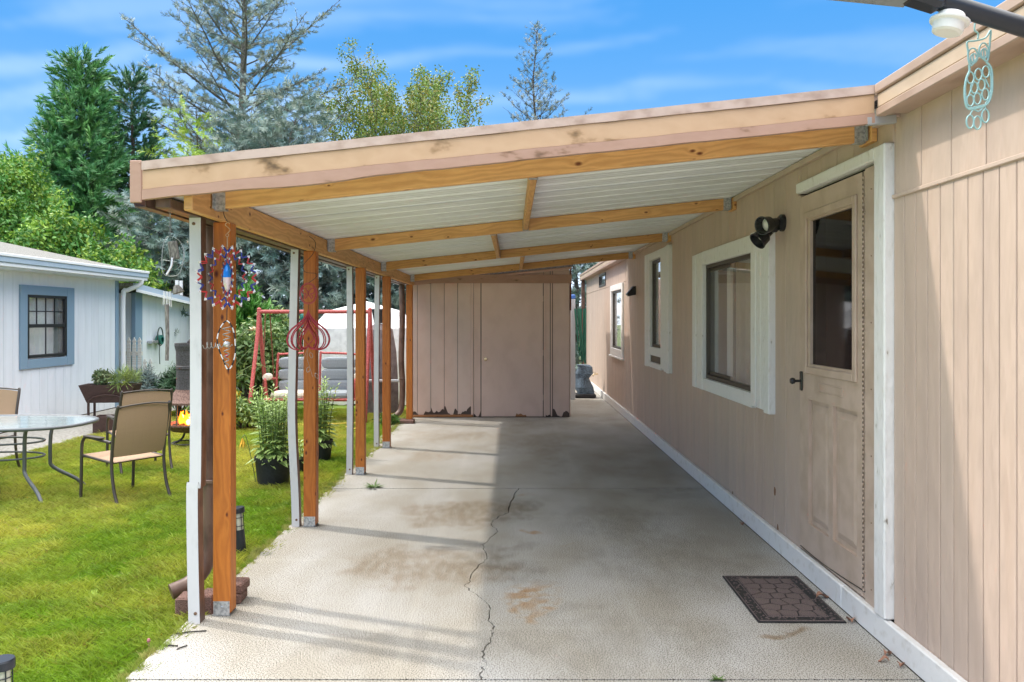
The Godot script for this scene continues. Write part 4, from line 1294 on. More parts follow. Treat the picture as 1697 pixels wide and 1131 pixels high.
# ---- furniture
func make_chair(label: String) -> Node3D:
	# stacking sling chair; its back is towards +z, feet on y = 0
	var t := thing("patio_chair", label, "chair", Vector3.ZERO, 0.0, "sling chairs round the glass table")
	for sx in [-1.0, 1.0]:
		var x: float = 0.235 * sx
		var s := st()
		tube(s, smooth_path([Vector3(x, 0.0, -0.262), Vector3(x, 0.2, -0.252), Vector3(x, 0.44, -0.245), Vector3(x, 0.515, -0.215), Vector3(x, 0.535, -0.15), Vector3(x, 0.525, 0.03), Vector3(x, 0.515, 0.19)], 4), 0.0135, 8)
		obj("front_leg", s, M.tube_brown, t)
		s = st()
		tube(s, smooth_path([Vector3(x, 0.0, 0.29), Vector3(x, 0.12, 0.232), Vector3(x, 0.26, 0.202), Vector3(x, 0.38, 0.195), Vector3(x, 0.6, 0.225), Vector3(x, 0.79, 0.275), Vector3(x * 0.96, 0.815, 0.284)], 4), 0.0135, 8)
		obj("back_leg", s, M.tube_brown, t)
		s = st()
		bx(s, Vector3(x * 1.03, 0.546, -0.05), Vector3(0.045, 0.014, 0.26), 0.005)
		obj("armrest", s, M.tube_brown, t)
		s = st()
		tube(s, [Vector3(x * 0.97, 0.375, -0.25), Vector3(x * 0.97, 0.36, 0.0), Vector3(x * 0.97, 0.35, 0.2)], 0.011, 8)
		obj("seat_rail", s, M.tube_brown, t)
	var f := st()
	for i in 10:
		for j in 6:
			var p := []
			for e in [[i, j], [i + 1, j], [i + 1, j + 1], [i, j + 1]]:
				var u: float = e[0] / 10.0
				var v: float = e[1] / 6.0
				var sag := -0.018 * sin(v * PI) * sin(u * PI)
				p.append(Vector3(lerpf(-0.225, 0.225, v), lerpf(0.382, 0.352, u) + sag, lerpf(-0.25, 0.195, u)))
			quad(f, p[0], p[1], p[2], p[3], Vector3.UP)
			for k in 4: p[k] -= Vector3(0, 0.004, 0)
			quad(f, p[0], p[1], p[2], p[3], Vector3.DOWN)
	obj("seat", f, M.sling, t)
	f = st()
	for i in 10:
		for j in 6:
			var p := []
			for e in [[i, j], [i + 1, j], [i + 1, j + 1], [i, j + 1]]:
				var u: float = e[0] / 10.0
				var v: float = e[1] / 6.0
				var bow := 0.02 * sin(v * PI) + 0.012 * sin(u * PI)
				var y := lerpf(0.395, 0.79 + 0.022 * sin(v * PI), u)
				p.append(Vector3(lerpf(-0.228, 0.228, v), y, lerpf(0.198, 0.274, u) + bow))
			quad(f, p[0], p[1], p[2], p[3], Vector3.BACK)
			for k in 4: p[k] -= Vector3(0, 0, 0.004)
			quad(f, p[0], p[1], p[2], p[3], Vector3.FORWARD)
	obj("backrest", f, M.sling, t)
	f = st()
	tube(f, smooth_path([Vector3(-0.232, 0.805, 0.281), Vector3(-0.1, 0.818, 0.296), Vector3(0.06, 0.824, 0.302), Vector3(0.232, 0.806, 0.281)], 4), 0.008, 6)
	obj("top_rail", f, M.tube_brown, t)
	f = st()
	tube(f, [Vector3(-0.23, 0.345, 0.17), Vector3(0.23, 0.345, 0.17)], 0.009, 6)
	tube(f, [Vector3(-0.23, 0.365, -0.23), Vector3(0.23, 0.365, -0.23)], 0.009, 6)
	obj("stretcher", f, M.tube_brown, t)
	return t

func make_furniture() -> void:
	var c := make_chair("brown sling chair in front of the glass table, back turned to the viewer")
	var spots := [[-3.29, -6.92, 57.0, ""], [-3.78, -8.25, 40.0, "brown sling chair behind another, beside the leggy planter"], [-4.55, -6.62, -75.0, "brown sling chair cut by the left edge, arm and leg before the table"], [-5.2, -7.95, 185.0, "brown sling chair on the far side of the glass table"]]
	for i in spots.size():
		var q: Array = spots[i]
		var o: Node3D = c
		if i > 0:
			o = c.duplicate()
			o.name = numbered("patio_chair")
			add_child(o)
			o.set_meta("label", q[3])
		o.position = Vector3(q[0], -0.028, q[1])
		o.rotation.y = deg_to_rad(q[2])
	# oval glass table
	var t := thing("patio_table", "oval glass topped patio table on bent grey metal legs", "table", Vector3(-4.42, -0.028, -7.02))
	var rim := []
	var disc := PackedVector2Array()
	for k in 40:
		var a := TAU * k / 40.0
		var p := Vector2(signf(cos(a)) * pow(absf(cos(a)), 0.75) * 0.77, signf(sin(a)) * pow(absf(sin(a)), 0.75) * 0.5)
		disc.append(p * 0.985)
		rim.append(Vector3(p.x, 0.628, p.y))
	var s := st()
	prism(s, disc, 0.627, 0.633)
	obj("table_top", s, M.table_glass, t)
	s = st()
	tube(s, rim, 0.014, 8, true)
	obj("rim", s, M.table_grey, t)
	for q in [[1, 1], [1, -1], [-1, 1], [-1, -1]]:
		s = st()
		var x: float = q[0]
		var z: float = q[1]
		tube(s, smooth_path([Vector3(0.4 * x, 0.615, 0.26 * z), Vector3(0.34 * x, 0.55, 0.2 * z), Vector3(0.33 * x, 0.3, 0.19 * z), Vector3(0.35 * x, 0.21, 0.205 * z), Vector3(0.5 * x, 0.09, 0.3 * z), Vector3(0.57 * x, 0.0, 0.35 * z)], 4), 0.016, 8)
		obj("leg", s, M.table_grey, t)
	for y in [0.34, 0.47]:
		s = st()
		var ring := []
		for k in 32:
			var a := TAU * k / 32.0
			ring.append(Vector3(cos(a) * 0.37, y, sin(a) * 0.23))
		tube(s, ring, 0.009, 6, true)
		obj("ring", s, M.table_grey, t)
	for k in 4:
		put("support_bar", box(Vector3(0.9, 0.012, 0.02)), M.table_grey, t, Vector3(0, 0.606, -0.36 + 0.24 * k))

	# chiminea with a fire in it
	t = thing("chiminea", "dark iron chiminea with a fire burning behind its mesh", "fire pit", Vector3(-3.86, -0.03, -9.75))
	s = st()
	lathe(s, [[0.10, 0.68], [0.158, 0.68], [0.152, 0.74], [0.15, 0.92], [0.16, 0.93], [0.16, 0.96], [0.152, 0.97], [0.156, 1.14], [0.172, 1.2], [0.172, 1.235], [0.14, 1.235], [0.13, 0.9]], 24)
	obj("flue", s, M.iron, t)
	s = st()
	lathe(s, [[0.295, 0.515], [0.295, 0.54], [0.25, 0.57], [0.17, 0.66], [0.155, 0.69], [0.14, 0.69], [0.24, 0.55], [0.28, 0.515]], 28)
	obj("hood", s, M.rust_iron, t)
	s = st()
	lathe(s, [[0.05, 0.16], [0.2, 0.19], [0.28, 0.25], [0.295, 0.262], [0.295, 0.28], [0.27, 0.28], [0.19, 0.215], [0.0, 0.2]], 28)
	obj("bowl", s, M.rust_iron, t)
	for k in 9:
		s = st()
		var a := TAU * (k + 0.45) / 9.0
		tube(s, [Vector3(cos(a) * 0.283, 0.27, sin(a) * 0.283), Vector3(cos(a) * 0.283, 0.52, sin(a) * 0.283)], 0.007, 6)
		obj("cage_bar", s, M.iron, t)
	s = st()
	for k in 3:
		var a := TAU * (k + 0.1) / 3.0 + 0.5
		var d := Vector3(cos(a), 0, sin(a))
		tube(s, smooth_path([d * 0.05 + Vector3(0, 0.18, 0), d * 0.09 + Vector3(0, 0.09, 0), d * 0.2 + Vector3(0, 0.03, 0), d * 0.26 + Vector3(0, 0.012, 0), d * 0.3 + Vector3(0, 0.035, 0)], 4), 0.014, 6)
	var ring2 := []
	for k in 20:
		ring2.append(Vector3(cos(TAU * k / 20.0) * 0.2, 0.045, sin(TAU * k / 20.0) * 0.2))
	tube(s, ring2, 0.009, 6, true)
	obj("foot", s, M.iron, t)
	s = st()
	tube(s, [Vector3(-0.02, 1.235, 0), Vector3(0.0, 1.27, 0), Vector3(0.12, 1.27, 0)], 0.016, 8)
	obj("damper_handle", s, M.iron, t)
	for k in 6:
		s = st()
		var a := TAU * k / 6.0
		tube(s, [Vector3(cos(a) * 0.2, 0.235, sin(a) * 0.2), Vector3(-cos(a) * 0.05, 0.285, -sin(a) * 0.05)], 0.03, 8)
		obj("log", s, M.twig, t)
	for e in [["flame", M.flame, 9, 0.15, 0.15], ["flame_core", M.flame_core, 5, 0.1, 0.11]]:
		s = st()
		for k in e[2]:
			var a := rng.randf() * TAU
			var r: float = rng.randf() * e[3]
			var hgt: float = e[4] * rng.randf_range(0.6, 1.2)
			var b0 := Vector3(cos(a) * r, 0.27, sin(a) * r)
			var lean := Vector3(rng.randf_range(-0.03, 0.03), 0, rng.randf_range(-0.03, 0.03))
			tube(s, smooth_path([b0, b0 + Vector3(0, hgt * 0.35, 0) + lean, b0 + Vector3(0, hgt * 0.7, 0) - lean * 0.4, b0 + Vector3(0, hgt, 0) + lean * 0.7], 3), [0.012, 0.022, 0.027, 0.028, 0.026, 0.022, 0.016, 0.011, 0.006, 0.002], 7)
		obj(e[0], s, e[1], t)
	var lamp := OmniLight3D.new()
	lamp.name = "fire_light"
	lamp.position = Vector3(0, 0.36, 0)
	lamp.light_color = Color(1.0, 0.55, 0.2)
	lamp.light_energy = 0.12
	lamp.light_size = 0.06
	lamp.omni_range = 6.0
	lamp.omni_attenuation = 2.0
	lamp.shadow_enabled = true
	t.add_child(lamp)

	# trough planter on legs
	t = thing("planter_stand", "dark brown trough planter raised on legs by the blue wall", "planter", Vector3(-5.86, -0.02, -11.9), deg_to_rad(8))
	s = st()
	var lo := [Vector3(-0.29, 0.3, 0.13), Vector3(0.29, 0.3, 0.13), Vector3(0.29, 0.3, -0.13), Vector3(-0.29, 0.3, -0.13)]
	var hi := [Vector3(-0.38, 0.56, 0.2), Vector3(0.38, 0.56, 0.2), Vector3(0.38, 0.56, -0.2), Vector3(-0.38, 0.56, -0.2)]
	for k in 4:
		var k2 := (k + 1) % 4
		var out: Vector3 = (hi[k] + hi[k2]) * 0.5 - Vector3(0, 0.5, 0)
		quad(s, lo[k], lo[k2], hi[k2], hi[k], out)
		quad(s, lo[k] * Vector3(0.95, 1, 0.9), lo[k2] * Vector3(0.95, 1, 0.9), hi[k2] * Vector3(0.95, 1, 0.9), hi[k] * Vector3(0.95, 1, 0.9), -out)
		quad(s, hi[k], hi[k2], hi[k2] * Vector3(0.95, 1, 0.9), hi[k] * Vector3(0.95, 1, 0.9), Vector3.UP)
	quad(s, lo[0], lo[1], lo[2], lo[3], Vector3.DOWN)
	obj("trough", s, M.planter, t)
	s = st()
	quad(s, Vector3(-0.34, 0.53, 0.16), Vector3(0.34, 0.53, 0.16), Vector3(0.34, 0.53, -0.16), Vector3(-0.34, 0.53, -0.16), Vector3.UP)
	obj("soil", s, M.soil, t)
	for q in [[1, 1], [1, -1], [-1, 1], [-1, -1]]:
		s = st()
		tube(s, [Vector3(0.27 * q[0], 0.34, 0.12 * q[1]), Vector3(0.27 * q[0], 0.1, 0.12 * q[1]), Vector3(0.29 * q[0], 0.0, 0.14 * q[1])], 0.018, 6)
		obj("leg", s, M.planter, t)
	s = st()
	var arch := []
	for k in 9:
		var a := PI * k / 8.0
		arch.append(Vector3(cos(a) * 0.26, 0.3 + sin(a) * 0.12, 0.165 + 0.02 * sin(a)))
	tube(s, arch, 0.01, 6)
	obj("arch_trim", s, M.planter, t)
	t = thing("planter_box", "low dark brown planter box on the path below the raised trough", "planter", Vector3(-5.38, -0.02, -10.9), deg_to_rad(12))
	s = st()
	for q in [[Vector3(0, 0.11, 0.13), Vector3(0.36, 0.22, 0.02)], [Vector3(0, 0.11, -0.13), Vector3(0.36, 0.22, 0.02)], [Vector3(0.17, 0.11, 0), Vector3(0.02, 0.22, 0.24)], [Vector3(-0.17, 0.11, 0), Vector3(0.02, 0.22, 0.24)], [Vector3(0, 0.02, 0), Vector3(0.32, 0.03, 0.24)]]:
		bx(s, q[0], q[1], 0.003)
	obj("box", s, M.planter, t)
	s = st()
	bx(s, Vector3(0, 0.17, 0), Vector3(0.318, 0.02, 0.238))
	obj("soil", s, M.soil, t)

# ---- swing, tent and other things at the back
func make_back_garden() -> void:
	var y0 := -0.03
	var t := thing("garden_swing", "red framed garden swing with grey padded seats", "garden swing", Vector3(-2.96, y0, -12.2))
	var s := st()
	tube(s, [Vector3(-0.85, 1.63, 0), Vector3(0.85, 1.63, 0)], 0.03, 10)
	obj("top_bar", s, M.red_paint, t)
	for sx in [-1.0, 1.0]:
		for e in [[0.62, 0.0], [-0.62, 0.06]]:
			s = st()
			tube(s, smooth_path([Vector3(0.83 * sx, 1.66, 0), Vector3(0.83 * sx, 1.3, e[0] * 0.12), Vector3(0.835 * sx, 0.75, e[0] * 0.4), Vector3(0.845 * sx, 0.02, e[0] * 0.8)], 4), 0.03, 8)
			obj("leg", s, M.red_paint, t)
		s = st()
		lathe(s, [[0.03, 0], [0.034, 0.01], [0.02, 0.03], [0, 0.035]], 10, Vector3(0.83 * sx, 1.66, 0))
		obj("finial", s, M.red_paint, t)
		for z in [-0.2, 0.22]:
			s = st()
			tube(s, [Vector3((0.7 + z * 0.12) * sx, 1.61, z * 0.15), Vector3((0.68 + z * 0.12) * sx, 0.42, z)], 0.009, 6)
			obj("hanger_rod", s, M.rust_orange, t)
		s = st()
		tube(s, smooth_path([Vector3(0.64 * sx, 0.35, 0.25), Vector3(0.66 * sx, 0.6, 0.27), Vector3(0.66 * sx, 0.64, 0.2), Vector3(0.64 * sx, 0.62, -0.15)], 4), 0.017, 8)
		obj("armrest", s, M.red_paint, t)
		s = st()
		lathe(s, [[0.0, -0.12], [0.045, -0.11], [0.055, 0.0], [0.045, 0.11], [0.0, 0.12]], 12, Vector3(0.66 * sx, 0.665, 0.14), Basis(Vector3.RIGHT, PI / 2))
		obj("arm_pad", s, M.cream_cloth, t)
	s = st()
	bx(s, Vector3(0, 0.33, 0.05), Vector3(1.3, 0.03, 0.5), 0.01)
	tube(s, [Vector3(-0.66, 0.34, 0.3), Vector3(0.66, 0.34, 0.3)], 0.02, 8)
	obj("seat_frame", s, M.red_paint, t)
	for sx in [-1.0, 1.0]:
		s = st()
		tube(s, smooth_path([Vector3(0.03 * sx, 0.36, -0.2), Vector3(0.03 * sx, 0.96, -0.26), Vector3(0.08 * sx, 1.0, -0.27), Vector3(0.57 * sx, 0.98, -0.27), Vector3(0.62 * sx, 0.94, -0.26), Vector3(0.63 * sx, 0.36, -0.2)], 4), 0.018, 8)
		obj("back_frame", s, M.red_paint, t)
		# padded back: three rolls with tufted seams
		for e in [["back_cushion", 3, 0.42, 0.94, -0.22], ["seat_cushion", 0, 0.0, 0.0, 0.0]]:
			s = st()
			if e[1] == 3:
				for k in 3:
					var ya: float = lerpf(e[2], e[3], k / 3.0)
					var yb: float = lerpf(e[2], e[3], (k + 1) / 3.0)
					pad(s, Vector3(0.325 * sx, (ya + yb) * 0.5, -0.20), Vector3(0.27, (yb - ya) * 0.52, 0.055), Basis(Vector3.RIGHT, 0.1))
				obj("back_cushion", s, M.cushion, t)
			else:
				pad(s, Vector3(0.325 * sx, 0.4, 0.08), Vector3(0.28, 0.06, 0.24), Basis())
				obj("seat_cushion", s, M.cream_cloth if sx < 0 else M.cushion, t)
	# white canopy behind
	t = thing("garden_canopy", "white fabric canopy tent standing behind the swing", "canopy", Vector3(-2.72, y0, -15.2))
	s = st()
	var e0 := [Vector3(-0.95, 1.36, 0.9), Vector3(0.95, 1.36, 0.9), Vector3(0.95, 1.36, -0.9), Vector3(-0.95, 1.36, -0.9)]
	var e1 := [Vector3(-0.62, 1.66, 0.55), Vector3(0.62, 1.66, 0.55), Vector3(0.62, 1.66, -0.55), Vector3(-0.62, 1.66, -0.55)]
	for k in 4:
		var k2 := (k + 1) % 4
		var n := 8
		for i in n:
			var f0 := float(i) / n
			var f1 := float(i + 1) / n
			var p0: Vector3 = e0[k].lerp(e1[k], f0) - Vector3(0, 0.07 * sin(f0 * PI), 0)
			var p1: Vector3 = e0[k2].lerp(e1[k2], f0) - Vector3(0, 0.07 * sin(f0 * PI), 0)
			var p2: Vector3 = e0[k2].lerp(e1[k2], f1) - Vector3(0, 0.07 * sin(f1 * PI), 0)
			var p3: Vector3 = e0[k].lerp(e1[k], f1) - Vector3(0, 0.07 * sin(f1 * PI), 0)
			quad(s, p0, p1, p2, p3, Vector3.UP)
		quad(s, e1[k], e1[k2], Vector3(0, 1.85, 0), Vector3(0, 1.85, 0), Vector3.UP)
	obj("roof_cloth", s, M.tent, t)
	s = st()
	for k in 4:
		var k2 := (k + 1) % 4
		var n := 24
		for i in n:
			var a: Vector3 = e0[k].lerp(e0[k2], float(i) / n)
			var b: Vector3 = e0[k].lerp(e0[k2], float(i + 1) / n)
			var oa := a.normalized() * 0.02 * sin(i * 1.3)
			var ob := b.normalized() * 0.02 * sin((i + 1) * 1.3)
			quad(s, Vector3(a.x, 0.02, a.z) + oa, Vector3(b.x, 0.02, b.z) + ob, b, a, Vector3(a.x, 0, a.z))
	obj("side_cloth", s, M.tent, t)
	for k in 4:
		s = st()
		tube(s, [Vector3(e0[k].x * 0.97, 0, e0[k].z * 0.97), e0[k] * Vector3(0.97, 1, 0.97)], 0.02, 6)
		obj("pole", s, M.steel, t)
	# covered barbecue with a planter pot on top
	t = thing("covered_grill", "dark fabric covered grill beside the shed", "covered grill", Vector3(-2.12, y0, -13.1))
	s = st()
	var rows := [[0.0, 0.30, 0.24], [0.5, 0.29, 0.23], [1.0, 0.26, 0.21], [1.35, 0.2, 0.17], [1.44, 0.1, 0.09], [1.45, 0.0, 0.0]]
	for i in rows.size() - 1:
		for k in 28:
			var p := []
			for e in [[i, k], [i, k + 1], [i + 1, k + 1], [i + 1, k]]:
				var a: float = TAU * e[1] / 28.0
				var q: Array = rows[e[0]]
				var fold: float = 1.0 + 0.06 * sin(a * 9.0) * (1.0 - q[0] / 1.5)
				p.append(Vector3(cos(a) * q[1] * fold, q[0], sin(a) * q[2] * fold))
			quad(s, p[0], p[1], p[2], p[3], p[0] + p[2] - Vector3(0, 1.4, 0))
	obj("cover", s, M.tarp, t)
	s = st()
	bx(s, Vector3(0.1, 0.55, 0.3), Vector3(0.5, 0.04, 0.12), 0.005)
	obj("side_shelf", s, M.steel, t)
	t = thing("black_pot", "black nursery pot set on top of the covered grill", "pot", Vector3(-2.12, y0 + 1.452, -13.1))
	s = st()
	lathe(s, [[0.0, 0.0], [0.1, 0.0], [0.135, 0.2], [0.145, 0.2], [0.145, 0.23], [0.128, 0.23], [0.1, 0.03], [0.0, 0.03]], 20)
	obj("pot_wall", s, M.black, t)
	t = thing("gazing_ball", "teal glass gazing ball on a pole behind the swing bar", "garden ornament", Vector3(-3.42, y0, -13.6))
	s = st()
	tube(s, [Vector3(0, 0, 0), Vector3(0, 1.45, 0)], 0.016, 8)
	obj("pole", s, M.iron, t)
	s = st()
	var prof := []
	for k in 13:
		var a := -PI / 2 + PI * k / 12.0
		prof.append([cos(a) * 0.12, 1.55 + sin(a) * 0.12])
	lathe(s, prof, 20)
	obj("ball", s, M.teal, t)
	# things in the passage by the shed
	t = thing("grey_post", "tall pale grey post with a blue cap beside the shed corner", "post", Vector3(1.13, 0, -15.1))
	s = st()
	bx(s, Vector3(0, 0.93, 0), Vector3(0.085, 1.86, 0.06), 0.006)
	obj("shaft", s, M.wire_grey, t)
	s = st()
	bx(s, Vector3(0, 1.9, 0), Vector3(0.095, 0.09, 0.07), 0.02)
	obj("cap", s, M.cap_blue, t)
	s = st()
	for k in 9:
		var pts := []
		var wob := rng.randf_range(-0.03, 0.03)
		for i in 15:
			var f := i / 14.0
			var a := f * PI
			pts.append(Vector3(1.13 + 0.05 + k * 0.008 + wob + sin(a) * 0.03 + f * 0.11, 1.68 - sin(a) * (0.8 + 0.07 * (k % 4)) * (1.0 - 0.25 * absf(f - 0.5)), -15.0 + 0.012 * k))
		tube(s, pts, 0.011, 6)
	var hose := obj("garden_hose", s, M.hose_green)
	tag(hose, "coiled green garden hose hanging by the shed corner", "hose")
	t = thing("blue_bin", "slumped blue plastic sack on a dark base in the passage", "sack", Vector3(1.36, 0, -15.45))
	s = st()
	var pr := [[0.0, 0.08], [0.16, 0.08], [0.18, 0.2], [0.14, 0.36], [0.17, 0.46], [0.13, 0.58], [0.12, 0.62], [0.0, 0.63]]
	for i in pr.size() - 1:
		for k in 20:
			var p := []
			for e in [[i, k], [i, k + 1], [i + 1, k + 1], [i + 1, k]]:
				var a: float = TAU * e[1] / 20.0
				var rr: float = pr[e[0]][0] * (1.0 + 0.12 * sin(a * 3.0 + e[0] * 1.3))
				p.append(Vector3(cos(a) * rr + 0.03 * sin(e[0] * 1.7), pr[e[0]][1], sin(a) * rr))
			quad(s, p[0], p[1], p[2], p[3], p[0] + p[2] - Vector3(0, 0.7, 0))
	obj("bag", s, M.blue_bag, t)
	s = st()
	bx(s, Vector3(0.02, 0.04, 0.02), Vector3(0.4, 0.08, 0.34), 0.02)
	obj("base", s, M.black, t)
	s = st()
	tube(s, smooth_path([Vector3(-2.0, -0.01, -11.0), Vector3(-2.3, -0.005, -11.3), Vector3(-2.2, 0.0, -11.7), Vector3(-2.8, -0.005, -11.5), Vector3(-3.4, -0.005, -11.6)], 6), 0.011, 6)
	tag(obj("garden_hose", s, M.yellow), "thin yellow hose lying on the grass before the swing", "hose")

func pad(s: SurfaceTool, at: Vector3, half: Vector3, basis: Basis) -> void:      # cushion: rounded box
	var n := 12
	var m := 8
	for i in n:
		for j in m:
			var p := []
			for e in [[i, j], [i + 1, j], [i + 1, j + 1], [i, j + 1]]:
				var a: float = TAU * e[0] / n
				var b: float = -PI / 2 + PI * e[1] / m
				var v := Vector3(cos(b) * cos(a), sin(b), cos(b) * sin(a))
				v = Vector3(signf(v.x) * pow(absf(v.x), 0.45), signf(v.y) * pow(absf(v.y), 0.55), signf(v.z) * pow(absf(v.z), 0.6))
				p.append(at + basis * (v * half))
			quad(s, p[0], p[1], p[2], p[3], (p[0] + p[2]) * 0.5 - at)

# ---- small lamps, blocks, mat, litter
func make_small_things() -> void:
	# path lights
	for q in [[-1.76, -5.27, 0.05, "small dark solar path light in the grass behind the first wooden post"], [-1.83, -2.92, 0.0, "small dark solar path light cut by the bottom left corner"]]:
		var t := thing("path_light", q[3], "path light", Vector3(q[0], -0.03, q[1]), 0.4, "solar path lights along the lawn edge")
		t.rotation.z = q[2]
		var s := st()
		lathe(s, [[0.0, 0.0], [0.042, 0.0], [0.034, 0.16], [0.034, 0.165], [0.0, 0.165]], 16)
		obj("body", s, M.navy, t)
		s = st()
		lathe(s, [[0.029, 0.166], [0.028, 0.272]], 16)
		obj("lens", s, M.frost, t)
		s = st()
		lathe(s, [[0.0, 0.31], [0.04, 0.31], [0.043, 0.304], [0.043, 0.276], [0.0, 0.272]], 20)
		obj("cap", s, M.navy, t)
		s = st()
		for k in 6:
			var a := TAU * k / 6.0
			bx(s, Vector3(cos(a) * 0.033, 0.22, sin(a) * 0.033), Vector3(0.004, 0.112, 0.004))
		for y in [0.192, 0.246]:
			var ring := []
			for k in 18:
				ring.append(Vector3(cos(TAU * k / 18.0) * 0.034, y, sin(TAU * k / 18.0) * 0.034))
			tube(s, ring, 0.0022, 5, true)
		obj("cage", s, M.navy, t)
	# edging blocks
	for q in [[Vector3(-1.655, 0.036, -4.18), Vector3(0.11, 0.094, 0.12), 0.05, "reddish concrete block in the grass left of the nearest metal post"], [Vector3(-1.558, 0.042, -4.19), Vector3(0.085, 0.104, 0.13), -0.03, "reddish concrete block wedged between the nearest metal post and wooden post"], [Vector3(-1.494, 0.026, -4.33), Vector3(0.14, 0.052, 0.13), 0.04, "lower reddish block of the pair behind the nearest wooden post"], [Vector3(-1.49, 0.079, -4.335), Vector3(0.15, 0.052, 0.13), -0.02, "upper reddish block of the pair behind the nearest wooden post"], [Vector3(-1.525, 0.024, -11.7), Vector3(0.24, 0.048, 0.24), 0.02, "flat reddish block under the last wooden post by the shed"]]:
		var s := st()
		var f := noise(int(q[0].z * 100.0), 30.0, 2)
		bx(s, Vector3.ZERO, q[1], 0.008)
		tag(obj("edging_block", s, M.block, null, q[0], Basis(Vector3.UP, q[2])), q[3], "block", "reddish edging blocks round the posts")
	# door mat: rubber base, bordered, with stone-shaped pads
	var t := thing("door_mat", "dark rubber door mat with stone pattern lying before the entry door", "door mat", Vector3(1.432, 0.001, -4.36), deg_to_rad(-0.6))
	var s := st()
	bx(s, Vector3(0, 0.004, 0), Vector3(0.435, 0.008, 0.715), 0.003)
	obj("base", s, M.rubber, t)
	s = st()
	var line := func(x0: float, z0: float, x1: float, z1: float) -> void:
		bx(s, Vector3((x0 + x1) * 0.5, 0.0085, (z0 + z1) * 0.5), Vector3(absf(x1 - x0) + 0.005, 0.006, absf(z1 - z0) + 0.005), 0.002)
	for e in [[0.207, 0.347], [0.152, 0.292]]:
		line.call(-e[0], -e[1], e[0], -e[1])
		line.call(-e[0], e[1], e[0], e[1])
		line.call(-e[0], -e[1], -e[0], e[1])
		line.call(e[0], -e[1], e[0], e[1])
	obj("border_line", s, M.mat_stone, t)
	s = st()
	for k in 560:
		var x := rng.randf_range(-0.202, 0.202)
		var z := rng.randf_range(-0.342, 0.342)
		if absf(x) < 0.158 and absf(z) < 0.298: continue
		bx(s, Vector3(x, 0.009, z), Vector3(rng.randf_range(0.004, 0.012), 0.004, rng.randf_range(0.004, 0.012)), 0.001, Basis(Vector3.UP, rng.randf() * 3.0))
	var studs := obj("border_studs", s, M.mat_stone, t)
	studs.set_meta("kind", "stuff")
	var seeds := []
	for i in 4:
		for j in 7:
			seeds.append(Vector2(-0.147 + 0.098 * (i + 0.5 * (j % 2) * 0.7 + 0.1) * 0.86 + rng.randf_range(-0.014, 0.014) + 0.02, -0.287 + 0.082 * (j + 0.5) + rng.randf_range(-0.016, 0.016)))
	for i in seeds.size():
		var cell := PackedVector2Array([Vector2(-0.146, -0.287), Vector2(0.146, -0.287), Vector2(0.146, 0.287), Vector2(-0.146, 0.287)])
		for j in seeds.size():
			if i == j: continue
			var nrm: Vector2 = (seeds[j] - seeds[i]).normalized()
			var mid: Vector2 = (seeds[i] + seeds[j]) * 0.5 - nrm * 0.0028
			var out := PackedVector2Array()
			for k in cell.size():
				var a := cell[k]
				var b := cell[(k + 1) % cell.size()]
				var da := (a - mid).dot(nrm)
				var db := (b - mid).dot(nrm)
				if da <= 0.0: out.append(a)
				if (da < 0.0) != (db < 0.0): out.append(a.lerp(b, da / (da - db)))
			cell = out
		var cut := Geometry2D.offset_polygon(cell, -0.0075, Geometry2D.JOIN_ROUND)
		if cut.is_empty(): continue
		cut = Geometry2D.offset_polygon(cut[0], 0.0062, Geometry2D.JOIN_ROUND)
		if cut.is_empty() or cut[0].size() < 3: continue
		s = st()
		prism(s, cut[0], 0.008, 0.0125)
		obj("stone_pad", s, M.mat_stone, t)
	# dead leaves by the skirting, twigs on the slab
	for q in [[1.664, -4.36, 0.05, 0.2, "between door mat and skirting, the largest"], [1.672, -4.02, 0.042, 1.4, "against the skirting by the near corner of the door mat"], [1.67, -3.62, 0.035, 0.7, "at the skirting near the bottom edge, the farthest of three"], [1.62, -3.55, 0.03, 2.8, "on the slab near the bottom edge, away from the skirting"], [1.672, -3.5, 0.03, 1.0, "at the skirting nearest the bottom edge"], [1.668, -5.9, 0.03, 1.1, "at the skirting below the near end of the large window"]]:
		s = st()
		var sz: float = q[2]
		var ribs := []
		for k in 7:
			var f := k / 6.0
			ribs.append([Vector3((f - 0.5) * sz * 1.5, 0.004 + 0.012 * sin(f * 5.0), 0), sz * 0.5 * sin(f * PI * 0.94 + 0.1)])
		for k in 6:
			for sg in [-1.0, 1.0]:
				var a: Vector3 = ribs[k][0]
				var b: Vector3 = ribs[k + 1][0]
				quad(s, a, b, b + Vector3(0, sz * 0.28, sg * ribs[k + 1][1]), a + Vector3(0, sz * 0.28, sg * ribs[k][1]), Vector3.UP)
		tag(obj("dead_leaf", s, M.dead_leaf, null, Vector3(q[0], 0.004, q[1]), Basis(Vector3.UP, q[3])), "small curled brown leaf " + q[4], "leaf", "dead leaves by the skirting")
	for q in [[-1.53, -3.88, 0.14, 0.25, "longest black twig at the foot of the nearest metal post"], [-1.56, -3.72, 0.07, -0.1, "black twig at the grass edge, farther left of the two short ones"], [-1.5, -3.7, 0.05, 0.9, "short slanted black twig near the grass edge on the slab"]]:
		s = st()
		tube(s, [Vector3(-q[2] * 0.5, 0.004, 0), Vector3(0, 0.007, 0.002), Vector3(q[2] * 0.5, 0.005, 0)], 0.0032, 6)
		tag(obj("twig", s, M.twig, null, Vector3(q[0], 0.0, q[1]), Basis(Vector3.UP, q[3])), q[4], "twig", "twigs on the slab corner")
	# flood light with two heads
	t = thing("flood_light", "black double headed flood light on the wall above the large window", "wall light", Vector3(WX, 2.11, -5.2))
	s = st()
	lathe(s, [[0.055, 0.0], [0.055, 0.02], [0.04, 0.035], [0.0, 0.036]], 18, Vector3.ZERO, Basis(Vector3.BACK, PI / 2))
